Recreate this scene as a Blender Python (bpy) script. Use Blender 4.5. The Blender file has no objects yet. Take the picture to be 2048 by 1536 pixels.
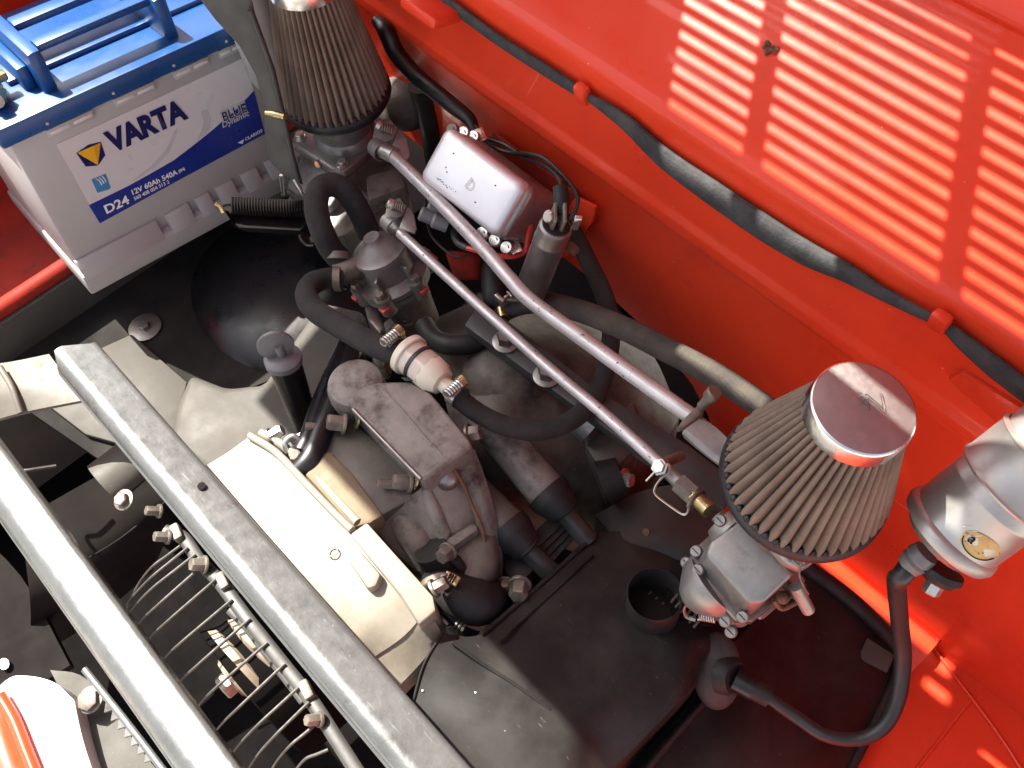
import bpy, bmesh, math, random
from mathutils import Vector, Matrix, noise
random.seed(7)
R = math.radians
SC = bpy.context.scene
COL = SC.collection

# ------------------------------------------------------------------ camera
FPX = 1902.0                      # focal length for a 2048 px wide frame
CAM = Vector((0, 0, .73))
CX = Vector((.6844, .7268, -.0568)); CY = Vector((.6057, -.6103, -.5106)); CZ = Vector((-.4058, .3151, -.8579))
cd = bpy.data.cameras.new('camera'); co = bpy.data.objects.new('camera', cd); COL.objects.link(co)
cd.sensor_width = 36; cd.lens = 36 * FPX / 2048; cd.clip_start = .01; cd.clip_end = 200
mw = Matrix((CX, -CY, -CZ)).transposed().to_4x4(); mw.translation = CAM
co.matrix_world = mw
SC.camera = co

# ------------------------------------------------------------------ light
SUN = Vector((-.55, -.06, .83)).normalized()
w = bpy.data.worlds.new('World'); SC.world = w; w.use_nodes = True
nt = w.node_tree; bg = nt.nodes['Background']
sky = nt.nodes.new('ShaderNodeTexSky'); sky.sky_type = 'NISHITA'; sky.sun_disc = False
sky.sun_elevation = math.asin(SUN.z); sky.sun_rotation = math.atan2(SUN.x, SUN.y)
sky.air_density = .7; sky.dust_density = 4.0; sky.ozone_density = .6
hs = nt.nodes.new('ShaderNodeHueSaturation'); hs.inputs['Saturation'].default_value = .45      # sky desaturated for a neutral fill
nt.links.new(sky.outputs[0], hs.inputs['Color']); nt.links.new(hs.outputs[0], bg.inputs[0]); bg.inputs[1].default_value = .095
sd = bpy.data.lights.new('sun', 'SUN'); sd.energy = 4.7; sd.angle = R(.5); sd.color = (1, .94, .83)
so = bpy.data.objects.new('sun', sd); COL.objects.link(so); so.location = (-3, -2, 5)
so.rotation_euler = SUN.to_track_quat('Z', 'Y').to_euler()
SC.view_settings.view_transform = 'Standard'; SC.view_settings.look = 'None'
SC.view_settings.exposure = 1.98; SC.view_settings.gamma = 1

# ------------------------------------------------------------------ measuring
def ray(px, py): return CX * ((px - 1024) / FPX) + CY * ((py - 768) / FPX) + CZ
def H(px, py, z): r = ray(px, py); return CAM + r * ((z - CAM.z) / r.z)     # on the level z
def AY(px, py, y): r = ray(px, py); return CAM + r * (y / r.y)              # on the wall plane y
def D(px, py, d): return CAM + ray(px, py) * d
def V(*a): return Vector(a)

# ------------------------------------------------------------------ materials
def mat(name, c1, c2=None, rough=.5, metal=0, scale=8, mix=(.4, .65), bump=0, bscale=120, coat=0, spots=None,
        rvar=.12, trans=0, speck=None, grime=None, sss=0, spec=.5, scratch=None):
    m = bpy.data.materials.new(name); m.use_nodes = True
    n = m.node_tree.nodes; l = m.node_tree.links; b = n['Principled BSDF']
    tc = n.new('ShaderNodeTexCoord')
    col = None
    def noise_(sc, det=6, rough_=.6):
        t = n.new('ShaderNodeTexNoise'); t.inputs['Scale'].default_value = sc; t.inputs['Detail'].default_value = det
        t.inputs['Roughness'].default_value = rough_; l.new(tc.outputs['Object'], t.inputs['Vector']); return t
    def ramp(src, a, bb):
        r = n.new('ShaderNodeMapRange'); r.inputs[1].default_value = a; r.inputs[2].default_value = bb
        l.new(src, r.inputs[0]); return r.outputs[0]
    def mixc(f, A, B):
        x = n.new('ShaderNodeMix'); x.data_type = 'RGBA'; l.new(f, x.inputs[0])
        for s, i in ((A, 6), (B, 7)):
            if isinstance(s, (tuple, list)): x.inputs[i].default_value = (*s, 1)
            else: l.new(s, x.inputs[i])
        return x.outputs[2]
    N = noise_(scale)
    cur = c1
    if c2: cur = mixc(ramp(N.outputs[0], *mix), c1, c2)
    if grime: cur = mixc(ramp(noise_(grime[1], 8, .7).outputs[0], grime[2], grime[3]), cur, grime[0])
    if speck: cur = mixc(ramp(noise_(speck[1], 3, .5).outputs[0], speck[2], speck[3]), cur, speck[0])
    if scratch:
        mp = n.new('ShaderNodeMapping'); mp.inputs['Scale'].default_value = scratch[1]; l.new(tc.outputs['Object'], mp.inputs[0])
        t = n.new('ShaderNodeTexNoise'); t.inputs['Scale'].default_value = 1; t.inputs['Detail'].default_value = 3; l.new(mp.outputs[0], t.inputs['Vector'])
        cur = mixc(ramp(t.outputs[0], scratch[2], scratch[3]), cur, scratch[0])
    if isinstance(cur, tuple): b.inputs['Base Color'].default_value = (*cur, 1)
    else: l.new(cur, b.inputs['Base Color'])
    b.inputs['Metallic'].default_value = metal; b.inputs['Specular IOR Level'].default_value = spec
    rr = n.new('ShaderNodeMapRange'); l.new(noise_(scale * 3).outputs[0], rr.inputs[0])
    rr.inputs[1].default_value = .3; rr.inputs[2].default_value = .7
    rr.inputs[3].default_value = max(.02, rough - rvar); rr.inputs[4].default_value = min(1, rough + rvar)
    l.new(rr.outputs[0], b.inputs['Roughness'])
    if coat: b.inputs['Coat Weight'].default_value = coat; b.inputs['Coat Roughness'].default_value = .04
    if trans: b.inputs['Transmission Weight'].default_value = trans
    if sss: b.inputs['Subsurface Weight'].default_value = sss; b.inputs['Subsurface Radius'].default_value = (.01, .01, .01)
    if bump:
        bp = n.new('ShaderNodeBump'); bp.inputs['Strength'].default_value = bump; bp.inputs['Distance'].default_value = .001
        l.new(noise_(bscale, 5).outputs[0], bp.inputs['Height']); l.new(bp.outputs[0], b.inputs['Normal'])
    return m
def braid(name, c1, c2, sc=22):
    m = mat(name, c1, c2, rough=.9, scale=40, rvar=.05); n = m.node_tree.nodes; l = m.node_tree.links
    b = n['Principled BSDF']; uv = n.new('ShaderNodeUVMap'); hs = []
    for a in (1, -1):
        mp = n.new('ShaderNodeMapping'); mp.inputs['Rotation'].default_value = (0, 0, R(45 * a)); l.new(uv.outputs[0], mp.inputs[0])
        wv = n.new('ShaderNodeTexWave'); wv.inputs['Scale'].default_value = sc; wv.inputs['Distortion'].default_value = .6
        l.new(mp.outputs[0], wv.inputs[0]); hs.append(wv.outputs['Fac'])
    ad = n.new('ShaderNodeMath'); ad.operation = 'MULTIPLY'; l.new(hs[0], ad.inputs[0]); l.new(hs[1], ad.inputs[1])
    bp = n.new('ShaderNodeBump'); bp.inputs['Strength'].default_value = .8; bp.inputs['Distance'].default_value = .001
    l.new(ad.outputs[0], bp.inputs['Height']); l.new(bp.outputs[0], b.inputs['Normal'])
    return m
M = {}
M['red'] = mat('red_paint', (.72, .052, .017), (.66, .043, .014), rough=.36, spec=.3, scale=5, coat=.18, bump=.09, bscale=45, rvar=.12,
               speck=((.80, .40, .33), 330, .745, .80), grime=((.42, .028, .013), 7, .55, .85), scratch=((.20, .018, .010), (60, 330, 330), .755, .80))
M['redlid'] = mat('dull_red_lid', (.27, .11, .12), rough=.6, rvar=.05)
M['deepshade'] = mat('deep_shade_black', (.004, .0035, .0035), (.007, .006, .006), rough=.8, scale=12, spec=.03)  # near-black in place of the deep shade inside the bay and fan opening
M['darkred'] = mat('dull_red_paint', (.30, .024, .013), (.19, .016, .01), rough=.6, scale=9, spec=.15, grime=((.05, .02, .015), 30, .55, .75))
M['seal'] = mat('cloth_seal', (0.02625, 0.02775, 0.03), (0.0525, 0.0525, 0.054), rough=.85, scale=50, bump=.8, bscale=420)
M['floor'] = mat('shade_black', (0.0084, 0.007, 0.007), (0.014, 0.0119, 0.0112), rough=.85, scale=12, spec=.08)  # near-black stands in for shade on the low panels and battery spring
M['concrete'] = mat('pale_concrete', (.46, .44, .40), (.38, .36, .33), rough=.9, scale=4, bump=.6, bscale=80)
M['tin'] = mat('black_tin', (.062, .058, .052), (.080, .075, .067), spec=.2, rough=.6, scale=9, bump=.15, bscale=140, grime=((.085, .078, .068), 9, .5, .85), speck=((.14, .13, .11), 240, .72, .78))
M['tinclean'] = mat('satin_black_steel', (.0135, .0128, .013), (.025, .0235, .023), spec=.22, rough=.42, scale=10, bump=.12, bscale=70,
                    speck=((.16, .15, .14), 300, .755, .80), grime=((.05, .046, .04), 9, .45, .85), scratch=((.10, .095, .085), (70, 420, 300), .70, .78))
M['gloss'] = mat('gloss_black', (0.0054, 0.0057, 0.0072), (0.0084, 0.0084, 0.0102), rough=.34, scale=10)
M['rubber'] = mat('black_rubber', (0.0078, 0.0078, 0.008125), (0.013, 0.01268, 0.01235), rough=.6, scale=30, bump=.1, bscale=150)
M['oldrub'] = mat('dusty_rubber', (0.035, 0.0294, 0.028), (0.063, 0.0525, 0.049), rough=.75, scale=25, bump=.2, bscale=160)
M['hose'] = braid('braided_hose', (0.0255, 0.02325, 0.0225), (0.0465, 0.04125, 0.03825))
M['oldhose'] = braid('dusty_braided_hose', (.058, .051, .045), (.10, .088, .07))
M['barpaint'] = mat('silver_paint', (.115, .12, .12), (.09, .095, .095), rough=.31, rvar=.08, metal=.4, scale=30, bump=.22, bscale=160,
                    speck=((.22, .22, .22), 420, .70, .76), grime=((.05, .045, .038), 34, .60, .75),
                    scratch=((.24, .24, .24), (38, 900, 900), .685, .74))
M['rod'] = mat('painted_rod', (.52, .51, .51), (.42, .41, .40), rough=.38, metal=.5, scale=30, bump=.1, bscale=200,
               speck=((.06, .05, .045), 240, .66, .72))
M['zinc'] = mat('zinc', (.55, .54, .50), (.42, .40, .36), rough=.35, metal=.9, scale=60)
M['bolt'] = mat('dirty_bolt', (.15, .13, .11), (.24, .215, .18), rough=.5, metal=.6, scale=80, bump=.3, bscale=300)
M['brass'] = mat('brass', (.46, .38, .20), (.33, .26, .13), rough=.3, metal=.9, scale=60)
M['alu'] = mat('carb_alloy', (0.306, 0.3017, 0.289), (0.2295, 0.221, 0.2082), rough=.42, metal=.65, scale=22, bump=.2, bscale=160,
               grime=((.10, .065, .04), 26, .55, .72))
M['cast'] = mat('dirty_casting', (.155, .138, .122), (.275, .248, .220), rough=.6, metal=.2, scale=16, bump=.7, bscale=150,
                grime=((.045, .034, .028), 24, .50, .66), speck=((.25, .23, .20), 260, .70, .78))
M['cast2'] = mat('brown_casting', (.078, .067, .057), (.155, .136, .115), rough=.55, metal=.2, scale=11, bump=.6, bscale=110,
                 grime=((.028, .021, .019), 13, .48, .68), speck=((.2, .18, .15), 300, .72, .78))
M['tan'] = mat('sunlit_tan_casting', (.16, .12, .07), (.12, .09, .055), rough=.7, scale=14, bump=.25, bscale=200, grime=((.12, .09, .06), 25, .55, .75))
M['cream'] = mat('cream_alloy', (.235, .215, .178), (.19, .172, .138), rough=.6, metal=.1, scale=6, bump=.22, bscale=230,
                 grime=((.12, .10, .075), 12, .55, .8), speck=((.12, .1, .08), 170, .76, .80))

M['blackring'] = mat('moulded_rubber', (.012, .012, .014), rough=.5, bump=.5, bscale=140)
M['chrome'] = mat('chrome', (.62, .61, .60), rough=.24, metal=1, rvar=.05)
M['brushed'] = mat('brushed_cap', (.46, .445, .44), (.40, .385, .38), rough=.46, metal=.85, scale=90, bump=.08, bscale=400, rvar=.06)
M['canmetal'] = mat('bare_tin_can', (.44, .43, .41), (.34, .33, .31), rough=.42, metal=.75, scale=14, bump=.12, bscale=60,
                    grime=((.42, .25, .16), 55, .62, .75), rvar=.1)
M['boxlid'] = mat('polished_box', (.74, .75, .76), (.66, .67, .68), rough=.36, metal=.45, scale=7)
M['boxside'] = mat('plated_side', (.40, .36, .34), (.30, .27, .26), rough=.38, metal=.7, scale=12)
M['capac'] = mat('dull_zinc_can', (0.306, 0.2932, 0.2805), (0.238, 0.2253, 0.2125), rough=.38, metal=.85, scale=30, bump=.15, bscale=150)
M['white'] = mat('battery_white', (0.4, 0.388, 0.384), (0.36, 0.348, 0.344), rough=.42, scale=4, bump=.06, bscale=60)
M['label'] = mat('label_paper', (0.6068, 0.5822, 0.5904), rough=.3, rvar=.05)
M['navy'] = mat('navy_print', (0.0096, 0.0112, 0.088), rough=.3, rvar=.05)
M['lblue'] = mat('blue_print', (0.008, 0.0224, 0.208), (0.0096, 0.028, 0.256), rough=.3, scale=3, rvar=.05)
M['cyan'] = mat('cyan_print', (.05, .22, .42), rough=.3, rvar=.05)
M['yellow'] = mat('yellow_print', (.80, .42, .02), rough=.3, rvar=.05)
M['yellow2'] = mat('dark_yellow_print', (.62, .30, .02), rough=.3, rvar=.05)
M['grey'] = mat('grey_print', (.50, .48, .50), rough=.3, rvar=.05)
M['wprint'] = mat('white_print', (.8, .8, .8), rough=.3, rvar=.05)
M['bblue'] = mat('battery_blue', (.007, .060, .20), (.007, .052, .175), rough=.34, scale=6, bump=.05, bscale=60)
M['nylon'] = mat('clear_nylon', (.72, .68, .56), (.66, .6, .46), rough=.35, scale=30, sss=.3)
M['fuelplastic'] = mat('fuel_stained_plastic', (.50, .43, .36), (.60, .54, .46), rough=.25, scale=26, sss=.15)
M['greyplastic'] = mat('grey_plastic', (0.152, 0.148, 0.152), (0.12, 0.116, 0.12), rough=.45, scale=30)
M['brk'] = mat('dark_grey_steel', (0.039, 0.039, 0.0377), (0.05525, 0.0533, 0.0507), rough=.5, scale=14, bump=.15, bscale=80, grime=((.03, .026, .024), 20, .5, .7))
M['beige'] = mat('beige_dusty_panel', (.105, .096, .082), (.08, .072, .06), rough=.6, scale=20, bump=.15, bscale=90, grime=((.1, .08, .06), 24, .55, .75))
M['brightpanel'] = mat('sunlit_pale_tin', (.55, .56, .56), (.48, .49, .49), rough=.4, scale=10)  # paler than the tin: sun burn-out put into the colour
M['leverzinc'] = mat('stained_lever_zinc', (0.272, 0.26, 0.248), (0.192, 0.18, 0.168), rough=.45, metal=.55, scale=60, bump=.15, bscale=240)
M['pumpalloy'] = mat('oily_pump_alloy', (0.225, 0.2063, 0.195), (0.15, 0.135, 0.1237), rough=.45, metal=.35, scale=26, bump=.3, bscale=150, grime=((.09, .07, .06), 30, .55, .75))
M['trayshade'] = mat('shaded_tray_black', (.016, .015, .0145), (.028, .026, .024), rough=.85, scale=11, bump=.15, bscale=120, spec=.08, grime=((.045, .041, .036), 10, .5, .85))  # dark copy of the tin, shade put into the tray colour
M['wire'] = mat('black_wire', (.02, .02, .02), rough=.45)
M['rwire'] = mat('red_wire', (.55, .03, .02), rough=.4)
M['redseal'] = mat('red_sealant', (.55, .06, .05), rough=.4)
M['rust'] = mat('rusty_steel', (.16, .075, .035), (.09, .045, .03), rough=.75, scale=70, bump=.4, bscale=300)
M['sticker'] = mat('old_yellow_sticker', (.48, .34, .12), (.40, .25, .08), rough=.5, scale=60, speck=((.15, .08, .04), 260, .62, .68))
M['blackprint'] = mat('black_print', (.008, .008, .008), rough=.7, spec=.05)
M['steelwire'] = mat('grille_wire', (.065, .062, .055), (.035, .032, .03), rough=.6, metal=.2, scale=60)
M['pulley'] = mat('worn_pulley', (.42, .36, .28), (.26, .2, .15), rough=.5, metal=.4, scale=30, bump=.3, bscale=120)
M['solder'] = mat('bright_terminal', (.70, .70, .66), (.55, .55, .5), rough=.25, metal=.9, scale=90)
M['greycan'] = mat('pale_grey_paint', (.34, .33, .32), (.28, .265, .25), rough=.45, scale=16, grime=((.16, .09, .05), 16, .6, .75))

def gauze():
    m = mat('filter_gauze', (.25, .188, .145), (.18, .136, .106), rough=.85, scale=30, rvar=.05, spec=.2)
    n = m.node_tree.nodes; l = m.node_tree.links; b = n['Principled BSDF']; uv = n.new('ShaderNodeUVMap')
    h = []
    for ax in (0, 90):
        mp = n.new('ShaderNodeMapping'); mp.inputs['Rotation'].default_value = (0, 0, R(ax)); l.new(uv.outputs[0], mp.inputs[0])
        wv = n.new('ShaderNodeTexWave'); wv.inputs['Scale'].default_value = 1; l.new(mp.outputs[0], wv.inputs[0]); h.append(wv.outputs['Fac'])
    ad = n.new('ShaderNodeMath'); ad.operation = 'MAXIMUM'; l.new(h[0], ad.inputs[0]); l.new(h[1], ad.inputs[1])
    bp = n.new('ShaderNodeBump'); bp.inputs['Strength'].default_value = .7; bp.inputs['Distance'].default_value = .0006
    l.new(ad.outputs[0], bp.inputs['Height']); l.new(bp.outputs[0], b.inputs['Normal'])
    return m
M['gauze'] = gauze()

# ------------------------------------------------------------------ mesh tools
def frame(axis):
    a = Vector(axis).normalized(); t = Vector((0, 0, 1)) if abs(a.z) < .9 else Vector((1, 0, 0))
    x = a.cross(t).normalized(); return x, a.cross(x).normalized(), a
def spline(pts, n=8):
    pts = [Vector(p) for p in pts]
    if len(pts) < 3: return [pts[0].lerp(pts[1], i / n) for i in range(n + 1)]
    P = [pts[0] * 2 - pts[1]] + pts + [pts[-1] * 2 - pts[-2]]; out = []
    for i in range(1, len(P) - 2):
        a, b, c, d = P[i - 1:i + 3]
        for k in range(n):
            t = k / n
            out.append(.5 * ((2 * b) + (c - a) * t + (2 * a - 5 * b + 4 * c - d) * t * t + (3 * b - a - 3 * c + d) * t ** 3))
    out.append(pts[-1]); return out
class MB:
    def __init__(s): s.bm = bmesh.new(); s.uv = s.bm.loops.layers.uv.new('UVMap')
    def _merge(s, b):
        me = bpy.data.meshes.new('tmp'); b.to_mesh(me); b.free(); s.bm.from_mesh(me); bpy.data.meshes.remove(me)
    def box(s, c, dims, ax=None, bev=0, seg=2):
        b = bmesh.new(); b.loops.layers.uv.new('UVMap')
        bmesh.ops.create_cube(b, size=1)
        bmesh.ops.scale(b, vec=Vector(dims), verts=b.verts)
        if bev: bmesh.ops.bevel(b, geom=b.edges[:], offset=min(bev, min(dims) * .48), segments=seg, affect='EDGES', profile=.5)
        if ax: m = Matrix([Vector(a).normalized() for a in ax]).transposed().to_4x4()
        else: m = Matrix()
        m.translation = Vector(c); b.transform(m); s._merge(b); return s
    def bb(s, lo, hi, bev=0, seg=2):
        lo = Vector(lo); hi = Vector(hi); return s.box((lo + hi) / 2, hi - lo, None, bev, seg)
    def tube(s, pts, r, seg=12, n=8, caps=True, smooth=True, flat=1.0, up=None):
        P = spline(pts, n) if smooth else [Vector(p) for p in pts]
        N = len(P); rs = r if isinstance(r, (list, tuple)) else None
        rings = []; x = None; L = 0; vs = []
        r0 = (rs[0] if rs else r)
        for i, p in enumerate(P):
            t = (P[min(i + 1, N - 1)] - P[max(i - 1, 0)]).normalized()
            if x is None: x = frame(t)[0] if up is None else (Vector(up) - t * t.dot(Vector(up))).normalized()
            else: x = (x - t * t.dot(x)).normalized()
            y = t.cross(x)
            if rs: f = i / (N - 1) * (len(rs) - 1); k = min(int(f), len(rs) - 2); rr = rs[k] + (rs[k + 1] - rs[k]) * (f - k)
            else: rr = r
            if i: L += (p - P[i - 1]).length
            vs.append(L / (2 * math.pi * r0))
            rings.append([s.bm.verts.new(p + (x * math.cos(2 * math.pi * j / seg) * flat + y * math.sin(2 * math.pi * j / seg)) * rr) for j in range(seg)])
        for i in range(N - 1):
            for j in range(seg):
                k = (j + 1) % seg
                f = s.bm.faces.new((rings[i][j], rings[i][k], rings[i + 1][k], rings[i + 1][j]))
                for lp, uvc in zip(f.loops, ((vs[i], j / seg), (vs[i], (j + 1) / seg), (vs[i + 1], (j + 1) / seg), (vs[i + 1], j / seg))): lp[s.uv].uv = uvc
        if caps:
            s.bm.faces.new(rings[0][::-1]); s.bm.faces.new(rings[-1])
        return s
    def cyl(s, a, b, r0, r1=None, seg=24, caps=True):
        r1 = r0 if r1 is None else r1
        return s.lathe(a, Vector(b) - Vector(a), [(0, r0), ((Vector(b) - Vector(a)).length, r1)], seg, caps)
    def lathe(s, p0, axis, prof, seg=32, caps=True, ripple=None, phase=0):
        x, y, a = frame(axis); p0 = Vector(p0); rings = []
        for (h, r) in prof:
            ring = []
            for j in range(seg):
                t = 2 * math.pi * j / seg + phase
                rr = r if not ripple else r + ripple(h, t)
                ring.append(s.bm.verts.new(p0 + a * h + (x * math.cos(t) + y * math.sin(t)) * rr))
            rings.append(ring)
        for i in range(len(rings) - 1):
            for j in range(seg):
                k = (j + 1) % seg
                f = s.bm.faces.new((rings[i][j], rings[i][k], rings[i + 1][k], rings[i + 1][j]))
                for lp, uvc in zip(f.loops, ((i, j), (i, j + 1), (i + 1, j + 1), (i + 1, j))):
                    lp[s.uv].uv = (prof[uvc[0]][0] * 240, uvc[1] * .5)
        if caps:
            if prof[0][1] > 1e-6: s.bm.faces.new(rings[0][::-1])
            if prof[-1][1] > 1e-6: s.bm.faces.new(rings[-1])
        return s
    def prism(s, top, down, bev=0, seg=2, minang=0):
        b = bmesh.new(); b.loops.layers.uv.new('UVMap')
        vs = [b.verts.new(p) for p in top]; f = b.faces.new(vs)
        nrm = f.normal.copy(); f.normal_update(); 
        down = Vector(down)
        if f.normal.dot(down) > 0: f.normal_flip()
        r = bmesh.ops.extrude_face_region(b, geom=[f])
        ev = [g for g in r['geom'] if isinstance(g, bmesh.types.BMVert)]
        bmesh.ops.translate(b, vec=down, verts=ev)
        bmesh.ops.recalc_face_normals(b, faces=b.faces)
        if bev: bmesh.ops.bevel(b, geom=b.edges[:], offset=bev, segments=seg, affect='EDGES', profile=.5, clamp_overlap=True)
        bmesh.ops.triangulate(b, faces=[f for f in b.faces if len(f.verts) > 4])
        s._merge(b); return s
    def patch(s, rows, n=5, skirt=0, jitter=0):
        rows = [[Vector(p) for p in r] for r in rows]
        fine = [spline(r, n) for r in rows]
        cols = [spline([fr[j] for fr in fine], n) for j in range(len(fine[0]))]
        g = [[cols[j][i] for j in range(len(cols))] for i in range(len(cols[0]))]
        if jitter:
            for r in g:
                for p in r: p.z += jitter * noise.noise(p * 30)
        vg = [[s.bm.verts.new(p) for p in r] for r in g]
        nf = []
        for i in range(len(vg) - 1):
            for j in range(len(vg[0]) - 1): nf.append(s.bm.faces.new((vg[i][j], vg[i][j + 1], vg[i + 1][j + 1], vg[i + 1][j])))
        nf[0].normal_update()
        flip = sum((f.normal_update() or f.normal.z) for f in nf) < 0
        if flip:
            for f in nf: f.normal_flip()
        if skirt:
            bd = vg[0] + [r[-1] for r in vg[1:]] + vg[-1][-2::-1] + [r[0] for r in vg[-2:0:-1]]
            sk = Vector(skirt) if not isinstance(skirt, (int, float)) else Vector((0, 0, -skirt))
            lo = [s.bm.verts.new(v.co + sk) for v in bd]
            for i in range(len(bd)):
                k = (i + 1) % len(bd); f = s.bm.faces.new((bd[i], lo[i], lo[k], bd[k]))
                if flip: f.normal_flip()
        return s
    def ball(s, c, r, scale=(1, 1, 1), seg=24, ax=None):
        b = bmesh.new(); b.loops.layers.uv.new('UVMap')
        bmesh.ops.create_uvsphere(b, u_segments=seg, v_segments=seg // 2, radius=r)
        bmesh.ops.scale(b, vec=Vector(scale), verts=b.verts)
        m = Matrix([Vector(a).normalized() for a in ax]).transposed().to_4x4() if ax else Matrix()
        m.translation = Vector(c); b.transform(m); s._merge(b); return s
    def hexb(s, p, axis, r, h, washer=1.5):
        a = Vector(axis).normalized(); p = Vector(p)
        if washer: s.lathe(p, a, [(0, r * washer), (h * .18, r * washer), (h * .22, r * washer * .96)], 20); p = p + a * h * .22
        s.lathe(p, a, [(0, r), (h * .85, r), (h, r * .85)], 6); return s
    def coil(s, a, b, rr, wr, turns, seg=5):
        x, y, ax = frame(Vector(b) - Vector(a)); L = (Vector(b) - Vector(a)).length; n = int(turns * 12)
        pts = [Vector(a) + ax * L * i / n + (x * math.cos(2 * math.pi * turns * i / n) + y * math.sin(2 * math.pi * turns * i / n)) * rr for i in range(n + 1)]
        return s.tube(pts, wr, seg=seg, smooth=False)
    def ring(s, c, axis, Rr, r, seg=32, ss=8):
        x, y, a = frame(axis); c = Vector(c); rings = []
        for i in range(seg):
            t = 2 * math.pi * i / seg; d = x * math.cos(t) + y * math.sin(t)
            rings.append([s.bm.verts.new(c + d * (Rr + r * math.cos(2 * math.pi * j / ss)) + a * r * math.sin(2 * math.pi * j / ss)) for j in range(ss)])
        for i in range(seg):
            for j in range(ss): s.bm.faces.new((rings[i][j], rings[(i + 1) % seg][j], rings[(i + 1) % seg][(j + 1) % ss], rings[i][(j + 1) % ss]))
        return s
    def build(s, name, m, parent=None, ang=38, shift=None):
        bmesh.ops.recalc_face_normals(s.bm, faces=s.bm.faces) if ang != 0 and not getattr(s, 'keep', False) else None
        me = bpy.data.meshes.new(name); 
        o = bpy.data.objects.new(name, me); COL.objects.link(o)
        if parent is None:
            vs = [v.co for v in s.bm.verts]
            off = Vector((sum(v.x for v in vs) / len(vs), sum(v.y for v in vs) / len(vs), min(v.z for v in vs)))
            o.location = off
        else:
            o.parent = parent; rt = parent
            off = Vector(rt.location)
            while rt.parent: rt = rt.parent; off = off + Vector(rt.location)
        bmesh.ops.translate(s.bm, vec=-off, verts=s.bm.verts)
        s.bm.to_mesh(me); s.bm.free()
        me.materials.append(M[m] if isinstance(m, str) else m)
        me.polygons.foreach_set('use_smooth', [True] * len(me.polygons)); me.set_sharp_from_angle(angle=R(ang))
        return o
def tag(o, label=None, cat=None, group=None, kind=None):
    for k, v in (('label', label), ('category', cat), ('group', group), ('kind', kind)):
        if v: o[k] = v
    return o
def thing(name, loc, label, cat, group=None):
    o = bpy.data.objects.new(name, None); COL.objects.link(o); o.location = loc; o.empty_display_size = .02
    return tag(o, label, cat, group)
def text(name, s, org, ux, uy, size, m, parent, lift=.0003, bold=0, xs=1.0, outline=False, shear=0, align='LEFT', fit=None):
    cu = bpy.data.curves.new('txt', 'FONT'); cu.body = s; cu.size = size; cu.offset = bold; cu.shear = shear; cu.align_x = align
    cu.resolution_u = 3
    if outline: cu.fill_mode = 'NONE'; cu.bevel_depth = outline; cu.bevel_resolution = 0
    to = bpy.data.objects.new('txt', cu); COL.objects.link(to)
    bpy.context.view_layer.update()
    dg = bpy.context.evaluated_depsgraph_get()
    me = bpy.data.meshes.new_from_object(to.evaluated_get(dg)); bpy.data.objects.remove(to); bpy.data.curves.remove(cu)
    me.name = name
    ux = Vector(ux).normalized(); uy = Vector(uy).normalized(); nn = ux.cross(uy); org = Vector(org)
    if fit is not None:
        ux = Vector(fit) - org; xs = ux.length / max(v.co.x for v in me.vertices); ux.normalize(); uy = (uy - ux * uy.dot(ux)).normalized(); nn = ux.cross(uy)
    org = org + nn * lift
    rt = parent; off = Vector(rt.location)
    while rt.parent: rt = rt.parent; off = off + Vector(rt.location)
    for v in me.vertices: c = v.co.copy(); v.co = org + ux * c.x * xs + uy * c.y + nn * c.z - off
    me.materials.clear(); me.materials.append(M[m])
    o = bpy.data.objects.new(name, me); COL.objects.link(o); o.parent = parent
    return o
def copy_tree(o, parent=None):
    c = o.copy(); COL.objects.link(c)
    if parent: c.parent = parent
    for ch in list(o.children): copy_tree(ch, c)
    return c

# ------------------------------------------------------------------ setting
tag(MB().bb((-40, -40, -.62), (40, 40, -.60)).build('ground', 'concrete'), kind='structure')
tag(MB().bb((-1.4, -.40, -.37), (.9, .9, -.36)).build('engine_bay_floor', 'deepshade'), kind='structure')

# red bulkhead: pressed wall, sloping upper panel, flange
bh = thing('bulkhead', (-.2, .45, -.24), 'bright red painted steel bulkhead wall behind the engine with sunlight stripes on its upper panel', 'bulkhead')
def sheet(prof, x0, x1, nx=2):
    b = MB(); b.keep = True
    rows = [[b.bm.verts.new((x0 + (x1 - x0) * i / nx, y, z)) for (y, z) in prof] for i in range(nx + 1)]
    for i in range(nx):
        for j in range(len(prof) - 1): b.bm.faces.new((rows[i][j], rows[i][j + 1], rows[i + 1][j + 1], rows[i + 1][j]))
    return b
def arc(c, r, a0, a1, n=6): return [(c[0] + r * math.cos(R(a0 + (a1 - a0) * i / n)), c[1] + r * math.sin(R(a0 + (a1 - a0) * i / n))) for i in range(n + 1)]
wallp = [(.452, .0), (.452, .066), (.4505, .070), (.4480, .074), (.4475, .078), (.4475, .086), (.448, .089), (.451, .093), (.452, .098), (.452, .140)]
sheet(wallp, -1.3, .6).build('wall_panel', 'red', bh, 30)
sheet([(.4521, .139), (.452, .180), (.4525, .186), (.4545, .191), (.459, .195), (.470, .202)], -1.3, .6).build('drip_rail', 'red', bh, 40)
sheet([(.470, .202), (.52, .232), (.597, .2785)], -1.3, .6).build('upper_panel', 'red', bh, 40)
sheet([(.597, .2785), (.6005, .279), (.604, .2815), (.606, .288), (.625, .34), (.80, .52)], -1.3, .6).build('rear_panel', 'red', bh, 40)
b = MB(); b.keep = True                                         # lower wall with an arched cut-out for the gearbox
low = [(-1.3, 0), (.6, 0), (.6, -.275), (.064, -.275), (.063, -.235), (-.228, -.235), (-.236, -.20), (-.25, -.17), (-.275, -.140), (-.31, -.118), (-.36, -.103), (-.43, -.093), (-1.3, -.093)]
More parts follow.
